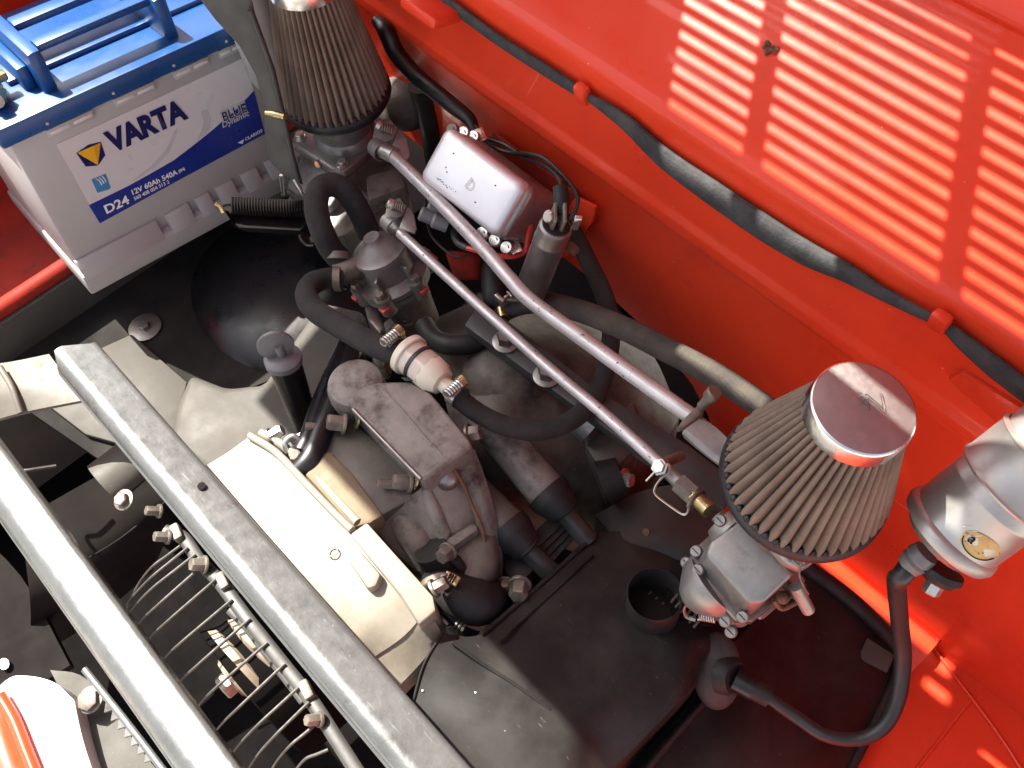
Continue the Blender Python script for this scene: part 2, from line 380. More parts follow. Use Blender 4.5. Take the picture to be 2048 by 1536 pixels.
f = b.bm.faces.new([b.bm.verts.new((x, .4522, z)) for x, z in low]); bmesh.ops.triangulate(b.bm, faces=[f])
b.build('lower_panel', 'red', bh)
sheet([(.4522, -.2345), (.4505, -.238), (.446, -.239), (.441, -.2375), (.436, -.237), (.430, -.239), (.424, -.244), (.416, -.250), (.404, -.253), (.400, -.257), (.400, -.270)], -.215, .062, 2).build('bottom_flange', 'red', bh, 50)
# faint swage line near the right
MB().tube([AY(1880, 1060, .4515), AY(1600, 880, .4515), AY(1480, 800, .4515)], .0022, flat=.5).build('swage_line', 'red', bh)
MB().prism([AY(1895, 760, .449), AY(1925, 745, .449), AY(2048, 820, .449), AY(2070, 900, .449), AY(2020, 870, .449)], (0, .004, 0), .001).build('welded_bracket', 'red', bh)
for (px, py, w_) in ((1165, 188, 24), (1880, 643, 40)):
    a = AY(px, py, .445); MB().box(a, (.014, .010, .019), [(1, 0, 0), (0, 1, .2), (0, -.2, 1)], .003).build('seal_clip', 'red', bh)
a = AY(862, 18, .43); MB().box(a, (.05, .035, .012), [(1, 0, 0), (0, 1, -.3), (0, .3, 1)], .004).build('hinge_tab', 'red', bh)
# mud crumbs on the upper panel
def panel(px, py, lift=0):
    r = ray(px, py); d = (.73 - .202 + .6 * .47 - lift) / (-r.z + .6 * r.y); return CAM + r * d
b = MB()
for i in range(12):
    p = panel(1538 + random.uniform(-12, 12) + i * .9, 92 + random.uniform(-9, 9) + i * 1.3, .001)
    b.ball(p, random.uniform(.0012, .0028), (1, 1.3, .7), 8)
tag(b.build('dirt_crumbs', 'rust'), 'small brown crumbs of dirt stuck on the red upper panel between the sunlit stripes', 'dirt')
# weather seal
b = MB(); pts = []; rs = []
for i, (px, py, r) in enumerate([(780, -60, 13), (880, -5, 14), (990, 75, 14), (1090, 140, 15), (1160, 185, 13), (1180, 196, 10), (1250, 245, 20), (1330, 318, 27), (1430, 388, 32), (1520, 450, 34), (1610, 505, 32), (1690, 545, 25), (1760, 585, 18), (1840, 625, 14), (1880, 645, 12), (1930, 685, 22), (1990, 735, 28), (2060, 790, 28), (2120, 830, 26)]):
    p = AY(px, py, .4455); pts.append(p + V(0, random.uniform(-.0005, .0005), 0)); rs.append(r * (p - CAM).dot(CZ) / FPX * 1.0)
b.tube(pts, rs, seg=14, flat=.55, up=(0, 1, 0))
tag(b.build('weather_seal', 'seal'), 'black cloth covered weather seal strip bulging along the red bulkhead', 'seal')
# right inner floor, left shelf
rp = thing('inner_wing', (.2, .2, -.27), 'red painted inner wing panel at the lower right corner beside the black shield', 'body panel')
b = MB(); b.patch([[V(.052, -.3, -.262), V(.13, -.3, -.255), V(.34, -.3, -.24)], [V(.060, .2, -.262), V(.13, .2, -.255), V(.34, .2, -.24)], [V(.060, .458, -.262), V(.13, .458, -.255), V(.34, .458, -.24)]], 4, .02)
b.build('lower_panel', 'red', rp)
MB().tube([V(.062, .452, -.2585), V(.20, .40, -.247), V(.34, .30, -.2395)], .0022, flat=.7).build('swage_line', 'red', rp)
MB().tube([V(.118, -.3, -.2555), V(.118, .2, -.2555), V(.118, .44, -.2565)], .0022, flat=.8).build('swage_line', 'red', rp)
MB().patch([[V(.29, -.3, -.25), V(.29, .2, -.25), V(.29, .45, -.25)], [V(.33, -.3, -.05), V(.33, .2, -.05), V(.33, .45, -.05)]], 3).build('side_panel', 'red', rp)
lw_ = thing('left_wing', (-1.06, .1, -.1), 'red painted left wing wall beyond the battery', 'wing')
MB().bb((-1.09, -.7, -.1), (-1.06, .7, .22), .006).build('wing_panel', 'red', lw_)
lp = thing('battery_shelf', (-.95, .1, -.1), 'dull red painted shelf under the white and blue battery', 'shelf')
MB().patch([[V(-1.35, -.7, -.075), V(-1.0, -.7, -.08), V(-.862, -.7, -.085)], [V(-1.35, .6, -.075), V(-1.0, .6, -.08), V(-.862, .6, -.085)]], 3, .01).build('shelf_top', 'darkred', lp)
MB().tube([V(-.855, -.7, -.088), V(-.853, 0, -.088), V(-.852, .6, -.088)], .011).build('shelf_rail', 'darkred', lp)
MB().bb((-.845, -.7, -.36), (-.838, .6, -.092)).build('shelf_skirt', 'tin', lp)

# engine lid above (outside the frame): louvres throw the stripes
ld = thing('bonnet', (-.5, .8, .5), 'red bonnet propped open overhead with rows of louvre slots and a few added sun slits', 'bonnet')
LK = .4082
def lz(y): return .5 + LK * (.8 - y)
def lidface(b, x0, x1, y0, y1): b.bm.faces.new([b.bm.verts.new((x, y, lz(y))) for x, y in ((x0, y0), (x1, y0), (x1, y1), (x0, y1))])
b = MB(); b.keep = True
XL, XR, Y0 = -1.172, .95, .040
slots = []
for i in range(13):
    y = .4265 + .0111 * i; hh_ = .0021 if i < 11 else .0012
    for (p, q) in ((-.655, -.582), (-.562, -.412), (-.392, -.262)): slots.append((y - hh_, y + hh_, p, q))
seal_y = .4105
for (p, q) in ((-.672, -.600), (-.573, -.500)): slots.append((.4035, .4125, p, q))
slots += [(.3690, .3835, -.70, -.53), (.3105, .3225, -.652, -.556), (.2885, .3015, -.428, -.352), (.338, .356, -.362, -.305), (.345, .354, -.548, -.522), (.322, .330, -.475, -.440)]  # extra slits added to drop single sun patches below
ys = sorted({Y0, .8} | {round(v, 5) for sl in slots for v in sl[:2]})
for ya, yb in zip(ys[:-1], ys[1:]):
    ym = (ya + yb) / 2; x = XL
    for (p, q) in sorted((sl[2], sl[3]) for sl in slots if sl[0] < ym < sl[1]):
        lidface(b, x, p, ya, yb); x = q
    lidface(b, x, XR, ya, yb)
bmesh.ops.solidify(b.bm, geom=b.bm.faces[:], thickness=.0012)
b.build('lid_skin', 'redlid', ld)

# ------------------------------------------------------------------ battery
BS = 1.12
BU = V(.03, .994, -.101); BV = V(-.129, .104, .986); BW = V(-.991, .017, -.132)
BO = CAM + (V(-.6971, .0483, .0198) - CAM) * BS
def BP(u, v, w=0): return BO + (BU * u + BV * v + BW * w) * BS
BAX = [BU, BV, BW]
bat = thing('battery', BP(.12, 0, .09), 'white car battery with a blue lid and a printed label, standing on the red shelf', 'battery')
def bbox_(b, u0, u1, v0, v1, w0, w1, bev=0): return b.box(BP((u0 + u1) / 2, (v0 + v1) / 2, (w0 + w1) / 2), ((u1 - u0) * BS, (v1 - v0) * BS, (w1 - w0) * BS), BAX, bev * BS)
b = bbox_(MB(), .0, .242, .022, .168, .002, .175, .003); b.build('case', 'white', bat)
b = bbox_(MB(), -.002, .246, 0, .0225, -.007, .18, .002)
b.build('base_ledge', 'white', bat)
# ledge teeth
for i, (u0, u1) in enumerate([(.0, .083), (.093, .118), (.126, .141), (.149, .168), (.178, .196), (.206, .246)]):
    bb = MB(); t = [BP(u0, .0365, -.0005), BP(u0, .018, -.0085), BP(u1, .018, -.0085), BP(u1, .0365, -.0005)]
    bb.prism(t, BW * .012, .0006); bb.build('ledge_tooth', 'white', bat)
for u, hl in ((.052, .021), (.112, .0195), (.168, .0175), (.2085, .012)):
    sl = bbox_(MB(), u - hl, u + hl, .1565, .1650, -.0022, .006, .0012).build('moulded_slot', 'white', bat)
    for q in (-1, 1): bbox_(MB(), u + q * hl * .5 - hl * .40, u + q * hl * .5 + hl * .40, .1595, .1625, -.0026, -.001, .0003).build('slot_groove', 'label', sl)
lid_o = bbox_(MB(), -.006, .248, .167, .1845, -.006, .181, .002).build('lid', 'bblue', bat)
bbox_(MB(), .03, .243, .184, .1895, .05, .13, .002).build('vent_cover', 'bblue', lid_o)
for u in (.034, .094, .152, .205):
    bb = MB(); bb.ball(BP(u, .1725, -.006), .0016); bb.build('moulded_pip', 'white', lid_o)
# folding handle: uprights and two rails
hd = bbox_(MB(), .047, .059, .183, .221, .014, .106, .003).build('handle', 'bblue', bat)
bbox_(MB(), .059, .161, .214, .221, .022, .038, .002).build('handle_rail', 'bblue', hd)
bbox_(MB(), .059, .161, .214, .221, .070, .088, .002).build('handle_rail', 'bblue', hd)
bbox_(MB(), .161, .173, .183, .221, .014, .106, .003).build('handle_cheek', 'bblue', hd)
bbox_(MB(), .037, .047, .183, .206, .030, .098, .003).build('handle_cheek', 'bblue', hd)
bbox_(MB(), .075, .155, .184, .1875, .090, .098, .001).build('lid_rib', 'bblue', lid_o)
# label
BN = BU.cross(BV).normalized()
def lx(px, py, w=.0005):                                        # a point on the printed face
    rr = ray(px, py); return CAM + rr * ((BP(0, 0, .002) - CAM).dot(BN) / rr.dot(BN)) + BN * w
def decal(name, pts, m, w, parent):
    b = MB(); b.prism([lx(x, y, w) for x, y in pts], -BN * .0003); return b.build(name, m, parent)
lab = decal('label', [(112, 289), (300, 203), (485, 116), (507, 181), (529, 267), (360, 358), (199, 446), (155, 366)], 'label', .0005, bat)
decal('blue_swoosh', [(177, 410), (255, 372), (302, 346), (347, 320), (392, 285.6), (425.7, 258.6), (441, 245), (468, 222.7), (491, 198), (507, 181), (529, 267), (360, 358), (199, 446)], 'lblue', .0009, lab)
decal('grey_flourish', [(262, 362), (300, 333), (330, 300), (345, 268), (353, 254), (352, 272), (338, 303), (310, 334), (282, 352)], 'grey', .0008, lab)
decal('grey_flourish', [(392, 280), (402, 262), (405, 245), (402, 222), (414, 219), (421, 236), (420, 256), (408, 270)], 'grey', .0008, lab)
decal('emblem_cube', [(151.7, 305.8), (176, 289), (201, 283), (210, 310), (195.5, 330.5), (170.7, 332.7)], 'navy', .0008, lab)
decal('emblem_triangle', [(153.5, 305), (200, 284.5), (194.5, 329.5)], 'yellow', .0012, lab)
decal('emblem_facet', [(200, 284.5), (194.5, 329.5), (186, 291)], 'yellow2', .0016, lab)
decal('cyan_badge', [(182, 358.6), (211, 347), (221, 375), (215, 379), (194, 385)], 'cyan', .0008, lab)
for k in range(3):
    MB().tube([lx(191 + 6 * k, 356 - 2.4 * k, .0012), lx(198 + 5 * k, 361 - 2 * k, .0012), lx(203 + 4 * k, 369 - 3 * k, .0012)], .0005, seg=5, n=4).build('badge_stripe', 'wprint', lab)
def lt_(s_, a, b_, hpx, m, w=.0012, bold=.0002, shear=0):
    text('lettering', s_, lx(*a, 0), BU, BV, hpx / 1700 * BS / .70, m, lab, w, bold, 1, shear=shear, fit=lx(*b_, 0))
lt_('VARTA', (225, 303), (376, 233), 33, 'navy', .0011, .0016)
lt_('D24', (211, 427), (259, 404.6), 15, 'wprint', .0013, .0004)
lt_('12V 60Ah 540A', (262, 390), (355, 347), 9, 'wprint', .0013, .0002)
lt_('(EN)', (357, 345), (369, 338), 5, 'wprint', .0013, .0001)
lt_('560 408 054 313 2', (268, 400), (338, 365), 6.2, 'wprint', .0013, .0001)
lt_('BLUE', (444, 244), (494, 222), 19, 'grey', .0012, .0010)
lt_('BLUE', (445, 242.5), (492.5, 222), 16, 'navy', .0016, .0001)
lt_('Dynamic', (443, 255), (498, 229), 9.5, 'grey', .0018, .0002, .15)
lt_('CLARIOS', (490, 281), (524, 262.5), 5.5, 'wprint', .0013, .0001)
decal('arrow_mark', [(474, 285), (487, 278), (484, 287)], 'wprint', .0012, lab)
# battery clamp bolt at the left edge
cp = thing('battery_clamp', BP(-.0, .187, .05), 'brass coloured battery terminal clamp with a hexagon nut at the left picture edge', 'clamp')
c0 = BP(.010, .197, .030)
b = MB(); b.lathe(c0, (BU * .2 + BW * -1 + BV * -.12), [(0, .0125), (.010, .0125), (.012, .011)], 6); b.build('nut', 'brass', cp)
b = MB(); b.box(c0 + BW * .017, (.03, .012, .026), BAX, .003); b.box(c0 + BW * .012 + BU * .012 + BV * .004, (.022, .008, .012), BAX, .002); b.build('clamp_body', 'brass', cp)
b = MB(); b.cyl(c0 + BW * .02, c0 - BW * .022, .006, seg=14); b.build('bolt_shank', 'zinc', cp)

# ------------------------------------------------------------------ cross bars
def bar(pa, pb, wdt, label, tilt=0):
    d = (pb - pa).normalized(); side = V(0, 1, 0) - d * d.y; side.normalize(); up = d.cross(side); up = up if up.z > 0 else -up
    pb = pa + (pb - pa) * 1.45
    o = thing('cross_bar', (pa + pb) / 2, label, 'bar', 'silver cross bars over the fan')
    w2 = wdt / 2; prof = [(w2, -.020), (w2, -.003), (w2 - .0008, -.0010), (w2 - .003, 0), (w2 - .0045, 0), (-w2 + .0155, 0), (-w2 + .014, -.0001), (-w2 + .011, -.0006), (-w2 + .008, -.0018), (-w2 + .003, -.0055), (-w2, -.012), (-w2, -.016), (-w2 - .002, -.018), (-w2 - .002, -.0195), (-w2 + .002, -.018), (-w2 + .002, -.013), (-w2 + .0045, -.007), (-w2 + .009, -.0035), (-w2 + .014, -.002), (w2 - .004, -.002), (w2 - .002, -.004), (w2 - .002, -.020)]
    b = MB(); N = 24; rings = []
    for i in range(N + 1):
        t = i / N; c = pa.lerp(pb, t) + up * .0006 * noise.noise(V(t * 9, wdt * 50, 0))
        if i == 0: pass
        rings.append([b.bm.verts.new(c + side * y + up * (z - y * tilt) + d * (-.012 if (i == 0 and abs(y) < w2 - .006 and z > -.004) else 0)) for y, z in prof])
    for i in range(N):
        for j in range(len(prof)):
            k = (j + 1) % len(prof); b.bm.faces.new((rings[i][j], rings[i][k], rings[i + 1][k], rings[i + 1][j]))
    for rr in (rings[0], rings[-1]): bmesh.ops.triangulate(b.bm, faces=[b.bm.faces.new(rr)])
    b.build('channel', 'barpaint', o, 45)
    return o, d, side, up
pa = H(147, 703, .05); pb = H(1000, 1738, .05); pb.y = pa.y + .004
BAR1, d1, s1, u1 = bar(pa, pb, .040, 'silver painted channel bar beside the cream fan housing, with a small drilled hole', .26)
p = H(403, 972, .05); MB().lathe(p - u1 * .0005, u1, [(0, .0034), (.0008, .0034)], 16).build('drilled_hole', 'blackprint', BAR1)
pa2 = H(-72, 868, .05); pb2 = H(560, 1778, .05); pb2.y = pa2.y = -.108
BAR2, d2, s2, u2 = bar(pa2, pb2, .035, 'silver painted channel bar nearest the left edge, in full sun', .06)

# ------------------------------------------------------------------ fan housing (cream)
fh = thing('fan_housing', H(650, 1080, -.03), 'cream coloured cast fan housing lit by the sun beside the silver bar', 'fan housing')
b = MB()
b.patch([[H(405, 935, -.012), H(455, 905, -.004), H(505, 868, .0)],
         [H(455, 1000, .0), H(520, 950, .006), H(572, 922, .006)],
         [H(530, 1095, .006), H(590, 1035, .010), H(652, 1000, .010)],
         [H(610, 1190, .006), H(675, 1120, .010), H(716, 1062, .011)],
         [H(690, 1285, -.002), H(755, 1210, .004), H(800, 1145, .008)],
         [H(735, 1322, -.014), H(810, 1270, -.008), H(868, 1200, -.002)]], 6, .09)
b.build('shell', 'cream', fh, 50)
# stepped rim
b = MB(); b.tube([H(500, 872, .003), H(552, 905, .008), H(610, 965, .012), H(665, 1022, .013), H(704, 1060, .013)], .0042, flat=.8); b.build('rim_bead', 'cream', fh)
b = MB(); b.tube([H(522, 867, -.004), H(575, 898, -.003), H(632, 955, .001), H(686, 1014, .003), H(716, 1046, .004)], .0055, flat=.8); b.build('rim_bead', 'cream', fh)
b = MB(); b.prism([H(700, 1068, .018), H(733, 1044, .018), H(866, 1192, .010), H(872, 1222, .008), H(838, 1250, .006), H(800, 1190, .013), H(752, 1132, .016)], V(0, 0, -.045), .002); b.build('raised_corner', 'cream', fh)
b = MB(); b.prism([H(695, 1118, .019), H(718, 1098, .019), H(762, 1148, .018), H(752, 1172, .017), H(735, 1178, .017)], V(0, 0, -.02), .003); b.build('cast_boss', 'cream', fh)
b = MB(); b.ring(H(665, 1103, .0135), (0, 0, 1), .0042, .0006, 20, 6); b.build('core_mark', 'cream', fh)
b = MB(); b.patch([[H(752, 1290, -.012), H(800, 1262, -.008), H(850, 1228, -.004)], [H(735, 1322, -.016), H(800, 1285, -.012), H(868, 1240, -.010)], [H(785, 1385, -.030), H(838, 1330, -.027), H(886, 1272, -.026)]], 4, .03); b.build('end_flange', 'cream', fh)
for px, py in ((540, 874), (585, 888), (866, 1178)):
    p = H(px, py, -.002); MB().hexb(p, (.3, .8, .3), .0058, .011, 1.4).build('hex_bolt', 'zinc' if px < 600 else 'bolt', fh)
# seam web of cable clip at (585,900)
MB().tube([H(575, 905, .0), H(570, 885, .006), H(585, 872, .008), H(600, 880, .004)], .0025).build('cable_clip', 'zinc', fh)

# ------------------------------------------------------------------ crankcase
ek = thing('engine_block', H(830, 900, -.12), 'grimy grey brown cast engine block with ribbed cover in the middle of the bay', 'engine')
b = MB(); b.prism([H(*p, -.030) for p in [(640, 925), (690, 830), (760, 775), (830, 768), (905, 845), (945, 890), (985, 1000), (1000, 1120), (960, 1180), (900, 1165), (840, 1110), (745, 1040)]], V(0, 0, -.14), .012, 3); b.build('crankcase', 'cast2', ek)
b = MB(); b.prism([H(*p, .030) for p in [(704, 816), (693, 800), (706, 781), (730, 770), (757, 763), (820, 762), (862, 786), (909, 843), (940, 880), (944, 893), (846, 962)]], V(0, 0, -.052), .007, 4); cover = b.build('top_cover', 'cast', ek)
b = MB(); b.prism([H(*p, .004) for p in [(688, 822), (848, 968), (838, 990), (745, 1042), (600, 930), (640, 880)]], V(0, 0, -.06), .004); b.build('side_plate', 'cast2', ek)
b = MB(); b.prism([H(*p, .0065) for p in [(598, 938), (640, 900), (662, 902), (705, 945), (768, 1030), (740, 1046), (705, 1056)]], V(0, 0, -.06), .004); b.build('sunlit_shoulder', 'tan', ek)  # sunlit end of the side plate put into a tan piece
b = MB(); b.lathe(H(728, 812, -.02), (0, 0, 1), [(0, .026), (.036, .026), (.042, .024), (.045, .018), (.0465, .010), (.047, 0)], 28); b.build('round_boss', 'cast', ek)
# brown seam and rib line on the cover
b = MB(); b.tube([H(763, 774, .0302), H(810, 826, .0302), H(845, 868, .0302), H(880, 905, .0300), H(893, 918, .024)], .0012, flat=.6); b.build('casting_ridge', 'cast', cover)
b = MB(); b.tube([H(706, 818, .0302), H(770, 884, .0302), H(842, 958, .0302)], .0016); b.build('edge_bead', 'capac', cover)
b = MB(); b.tube([H(892, 915, .026), H(906, 936, .014), H(926, 968, .002), H(946, 1015, -.012), H(966, 1065, -.026), H(974, 1136, -.048)], .0018); b.build('gasket_line', 'rust', ek)
# curved joint flange each side of the gasket
b = MB(); b.patch([[H(895, 905, .014), H(925, 890, .012), H(950, 900, .004)], [H(920, 960, -.004), H(950, 955, -.004), H(972, 960, -.012)], [H(948, 1030, -.022), H(972, 1030, -.022), H(992, 1035, -.03)], [H(968, 1100, -.038), H(985, 1100, -.04), H(1003, 1100, -.05)], [H(975, 1160, -.06), H(988, 1160, -.062), H(1000, 1160, -.07)]], 4, .03); b.build('joint_flange', 'cast', ek)
b = MB(); b.patch([[H(742, 1042, -.006), H(800, 1008, .002), H(850, 970, .010), H(900, 935, .012), H(945, 895, .006)],
                   [H(775, 1088, -.030), H(820, 1052, -.018), H(870, 1020, -.008), H(912, 985, -.008), H(958, 958, -.014)],
                   [H(820, 1132, -.050), H(858, 1102, -.036), H(902, 1076, -.026), H(942, 1046, -.026), H(984, 1030, -.034)],
                   [H(868, 1170, -.070), H(897, 1150, -.056), H(932, 1130, -.046), H(962, 1110, -.047), H(1000, 1100, -.056)],
                   [H(910, 1204, -.100), H(930, 1186, -.085), H(955, 1166, -.070), H(978, 1152, -.068), H(1004, 1150, -.075)]], 6, .06, .0015); b.build('case_side', 'cast', ek)
MB().tube([H(850, 975, .006), H(868, 1020, -.010), H(892, 1075, -.028), H(905, 1110, -.040)], [.005, .007, .007, .006]).build('cast_rib', 'cast', ek)
MB().prism([H(*p, -.020) for p in [(888, 1078), (948, 1042), (960, 1056), (902, 1098)]], V(0, 0, -.03), .004).build('cast_lug', 'cast', ek)
MB().ball(H(893, 952, .002), .013, (1, 1, .9)).build('rounded_lug', 'capac', ek)
# raised casting marks beside the gasket line
for i in range(11):
    t = i / 10; p = H(925 + 52 * t, 925 + 150 * t, .004 - .042 * t); q = H(933 + 52 * t, 919 + 150 * t, .004 - .042 * t)
    MB().tube([p, q], .0009, seg=5, n=2).build('cast_mark', 'cast', ek)
# bolts
for (px, py, z, ax, r, h) in ((690, 848, .010, (-.5, -.6, .35), .0105, .016), (660, 860, .004, (-.5, -.6, .35), .007, .022), (822, 966, .008, (-.5, -.6, .35), .0095, .016), (806, 972, .004, (-.5, -.6, .35), .0055, .022),
                              (936, 868, .018, (.6, .6, .3), .0095, .012), (897, 1102, -.014, (.2, -.7, .5), .009, .012), (1040, 1168, -.05, (.5, -.6, .4), .011, .016), (1012, 1165, -.06, (.5, -.6, .4), .008, .01),
                              (960, 1165, -.05, (.2, -.6, .6), .007, .01), (600, 912, .0, (-.2, -.4, .8), .009, .008)):
    MB().hexb(H(px, py, z), ax, r * .74, h * .8, 1.25).build('hex_bolt', 'bolt', ek)
for px, py, z in ((716, 836, .014), (832, 957, .014)):
    MB().lathe(H(px, py, z), (-.5, -.6, .35), [(0, .0098), (.0015, .0098)], 20).build('copper_washer', 'brass', ek)
# vertical tower
b = MB(); b.tube([H(795, 1020, -.018), H(832, 1075, -.034), H(862, 1122, -.052)], [.015, .0155, .014], seg=18); b.build('oil_tower', 'cast', ek)
b = MB(); b.tube([H(862, 1100, -.02), H(885, 1140, -.04)], .015, seg=18); b.ring(H(888, 1142, -.036), (.3, -.4, .3), .016, .005); b.build('rubber_sleeve', 'rubber', ek)
# rear gear casing
b = MB(); b.patch([[H(860, 640, -.15), H(1000, 590, -.13), H(1150, 610, -.13), H(1290, 690, -.15), H(1360, 830, -.19)],
                   [H(875, 720, -.10), H(985, 690, -.075), H(1120, 690, -.08), H(1255, 770, -.11), H(1335, 880, -.16)],
                   [H(895, 820, -.075), H(1005, 790, -.05), H(1120, 820, -.07), H(1225, 880, -.10), H(1290, 950, -.16)],
                   [H(925, 900, -.07), H(1010, 900, -.06), H(1100, 940, -.08), H(1200, 980, -.12), H(1260, 1010, -.17)],
                   [H(950, 980, -.10), H(1040, 990, -.11), H(1120, 1020, -.13), H(1190, 1050, -.16), H(1230, 1080, -.2)]], 6, .1); b.build('gear_casing', 'cast2', ek)
b = MB(); b.ball(H(1010, 770, -.078), .046, (1.1, .9, .75)); b.build('casing_dome', 'cast2', ek)
b = MB(); b.ball(H(1180, 860, -.10), .04, (1.2, .8, .5)); b.build('casing_dome', 'cast2', ek)
b = MB(); b.prism([H(*p, -.075) for p in [(1165, 890), (1270, 790), (1285, 850), (1270, 900), (1215, 960)]], V(0, 0, -.08), .008); b.build('casing_lug', 'cast2', ek)
b = MB(); b.tube([H(1165, 830, -.055), H(1190, 850, -.06)], .02, seg=20); b.build('breather_mouth', 'alu', ek)
# push-rod tubes
for (a, bq, c, d_) in (((985, 858), (1092, 982), (1128, 1022), (1176, 1080)), ((905, 945), (1012, 1052), (1052, 1096), (1104, 1148))):
    z0 = -.03
    t = thing_part = MB().tube([H(*a, -.035), H(*bq, -.052)], [.0165, .0185], seg=22).build('push_rod_tube', 'cast' if a[0] > 950 else 'cast2', ek)
    MB().tube([H(*bq, -.052), H((bq[0] * 2 + c[0]) / 3, (bq[1] * 2 + c[1]) / 3, -.054), H(*c, -.060)], [.0205, .0205, .015], seg=22).build('rubber_boot', 'rubber', ek)
    MB().ring(H(c[0] - 2, c[1] - 4, -.060), H(*d_, -.08) - H(*c, -.06), .0125, .003, 22).build('boot_lip', 'rubber', ek)
    MB().tube([H(*c, -.060), H(*d_, -.082)], .0095, seg=18).build('steel_tube', 'brk', ek)
MB().prism([H(*p, -.075) for p in [(1000, 1130), (1040, 1090), (1085, 1125), (1030, 1180)]], V(0, 0, -.05), .006).build('cast_web', 'brk', ek)
for k in range(4):
    MB().prism([H(*p, -.085 - .004 * k) for p in [(1040 + 10 * k, 1090 + 6 * k), (1130 + 8 * k, 1005 + 8 * k), (1150 + 8 * k, 1025 + 8 * k), (1060 + 12 * k, 1110 + 8 * k)]], V(0, 0, -.003), .001).build('cooling_fin', 'brk', ek)
b = MB(); b.tube([H(1205, 965, -.09), H(1245, 950, -.085)], [.022, .018], seg=18); b.build('drain_boss', 'rubber', ek); MB().hexb(H(1246, 958, -.08), (.6, .2, .3), .007, .008).build('hex_bolt', 'zinc', ek)

# gearbox strap with two bolts
st = thing('mounting_strap', H(1120, 770, -.05), 'dark flat steel mounting strap with two hexagon bolts crossing behind the silver rods', 'strap')
MB().prism([H(*p, -.022) for p in [(928, 650), (962, 600), (1080, 690), (1204, 785), (1376, 888), (1470, 960), (1450, 1020), (1283, 910)]], V(0, 0, -.014), .002).build('strap_plate', 'brk', st)
for px, py in ((1012, 684), (1094, 752)): MB().hexb(H(px, py, -.0215), (0, 0, 1), .0085, .010, 1.55).build('hex_bolt', 'capac', st)

# ------------------------------------------------------------------ shroud
sh = thing('cylinder_shroud', H(1150, 1300, -.14), 'satin black sheet steel cylinder shroud with a round open spout at the lower middle', 'shroud')
b = MB(); b.patch([[H(884, 1266, -.018), H(962, 1268, -.034), H(1062, 1186, -.055), H(1188, 1072, -.082), H(1290, 1070, -.105), H(1400, 1100, -.13)],
                   [H(846, 1335, -.016), H(1000, 1345, -.026), H(1112, 1262, -.044), H(1228, 1160, -.070), H(1320, 1155, -.085), H(1430, 1180, -.12)],
                   [H(826, 1405, -.018), H(1022, 1432, -.022), H(1150, 1342, -.040), H(1262, 1258, -.058), H(1362, 1236, -.072), H(1465, 1262, -.105)],
                   [H(852, 1482, -.024), H(1062, 1502, -.024), H(1182, 1420, -.038), H(1292, 1330, -.054), H(1368, 1288, -.062), H(1436, 1284, -.085)],
                   [H(890, 1565, -.036), H(1102, 1572, -.030), H(1202, 1500, -.054), H(1302, 1405, -.056), H(1372, 1345, -.062), H(1402, 1330, -.078)],
                   [H(930, 1640, -.05), H(1120, 1640, -.04), H(1216, 1548, -.066), H(1312, 1452, -.064), H(1366, 1396, -.068), H(1392, 1370, -.080)]], 8, .09, .0012)
b.build('shroud_skin', 'tinclean', sh, 50)
MB().tube([H(962, 1270, -.033), H(1010, 1230, -.044), H(1100, 1153, -.062), H(1190, 1072, -.081)], .003, flat=.8).build('folded_edge', 'tinclean', sh)
MB().tube([H(1000, 1285, -.031), H(1045, 1240, -.042), H(1112, 1180, -.057), H(1185, 1110, -.072)], .0016, flat=.7).build('pressed_bead', 'tinclean', sh)
MB().tube([H(905, 1285, -.0175), H(960, 1325, -.0235), H(1030, 1370, -.0265), H(1100, 1420, -.030)], .0025, flat=.6).build('pressed_bead', 'tinclean', sh)
MB().tube([H(884, 1268, -.018), H(848, 1330, -.016), H(828, 1400, -.018)], .002, flat=.6).build('folded_edge', 'tinclean', sh)
# spout
ct = H(1311, 1188, -.030); cb = H(1300, 1232, -.080); ax = (ct - cb)
b = MB(); L = ax.length; b.lathe(cb, ax, [(0, .0262), (L * .16, .0262), (L * .2, .0236), (L - .001, .0232), (L, .0226), (L - .001, .0220), (.004, .0220)], 40, False); b.build('spout', 'tinclean', sh)
b = MB(); b.lathe(cb, ax, [(0.004, .022), (.0045, 0)], 32, False); b.build('spout_floor', 'blackprint', sh)
# grille behind the spout
gr = MB(); gr.patch([[H(1340, 1125, -.060), H(1400, 1130, -.062)], [H(1335, 1190, -.058), H(1420, 1190, -.062)], [H(1345, 1240, -.056), H(1420, 1250, -.062)]], 4, .004); gr = gr.build('grille_recess', 'floor', sh)
for k in range(6):
    MB().tube([H(1342 + 9 * k, 1205 + 10 * k, -.050), H(1378 + 9 * k, 1160 + 10 * k, -.050)], .0011, seg=6, n=2).build('grille_bar', 'bolt', sh)
for k in range(4):
    MB().tube([cb + ax.normalized() * .008 + V(-.012 + .007 * k, -.016, 0), cb + ax.normalized() * .008 + V(-.012 + .007 * k, .014, 0)], .0009, seg=6, n=2).build('grille_bar', 'bolt', sh)
for px, py, r in ((950, 1386, .0017), (845, 1381, .0007), (930, 1437, .0006)):
    MB().ball(H(px, py, -.021 if px > 900 else -.0165), r, (1.2, 1, .5), 8).build('paint_fleck', 'wprint', sh)
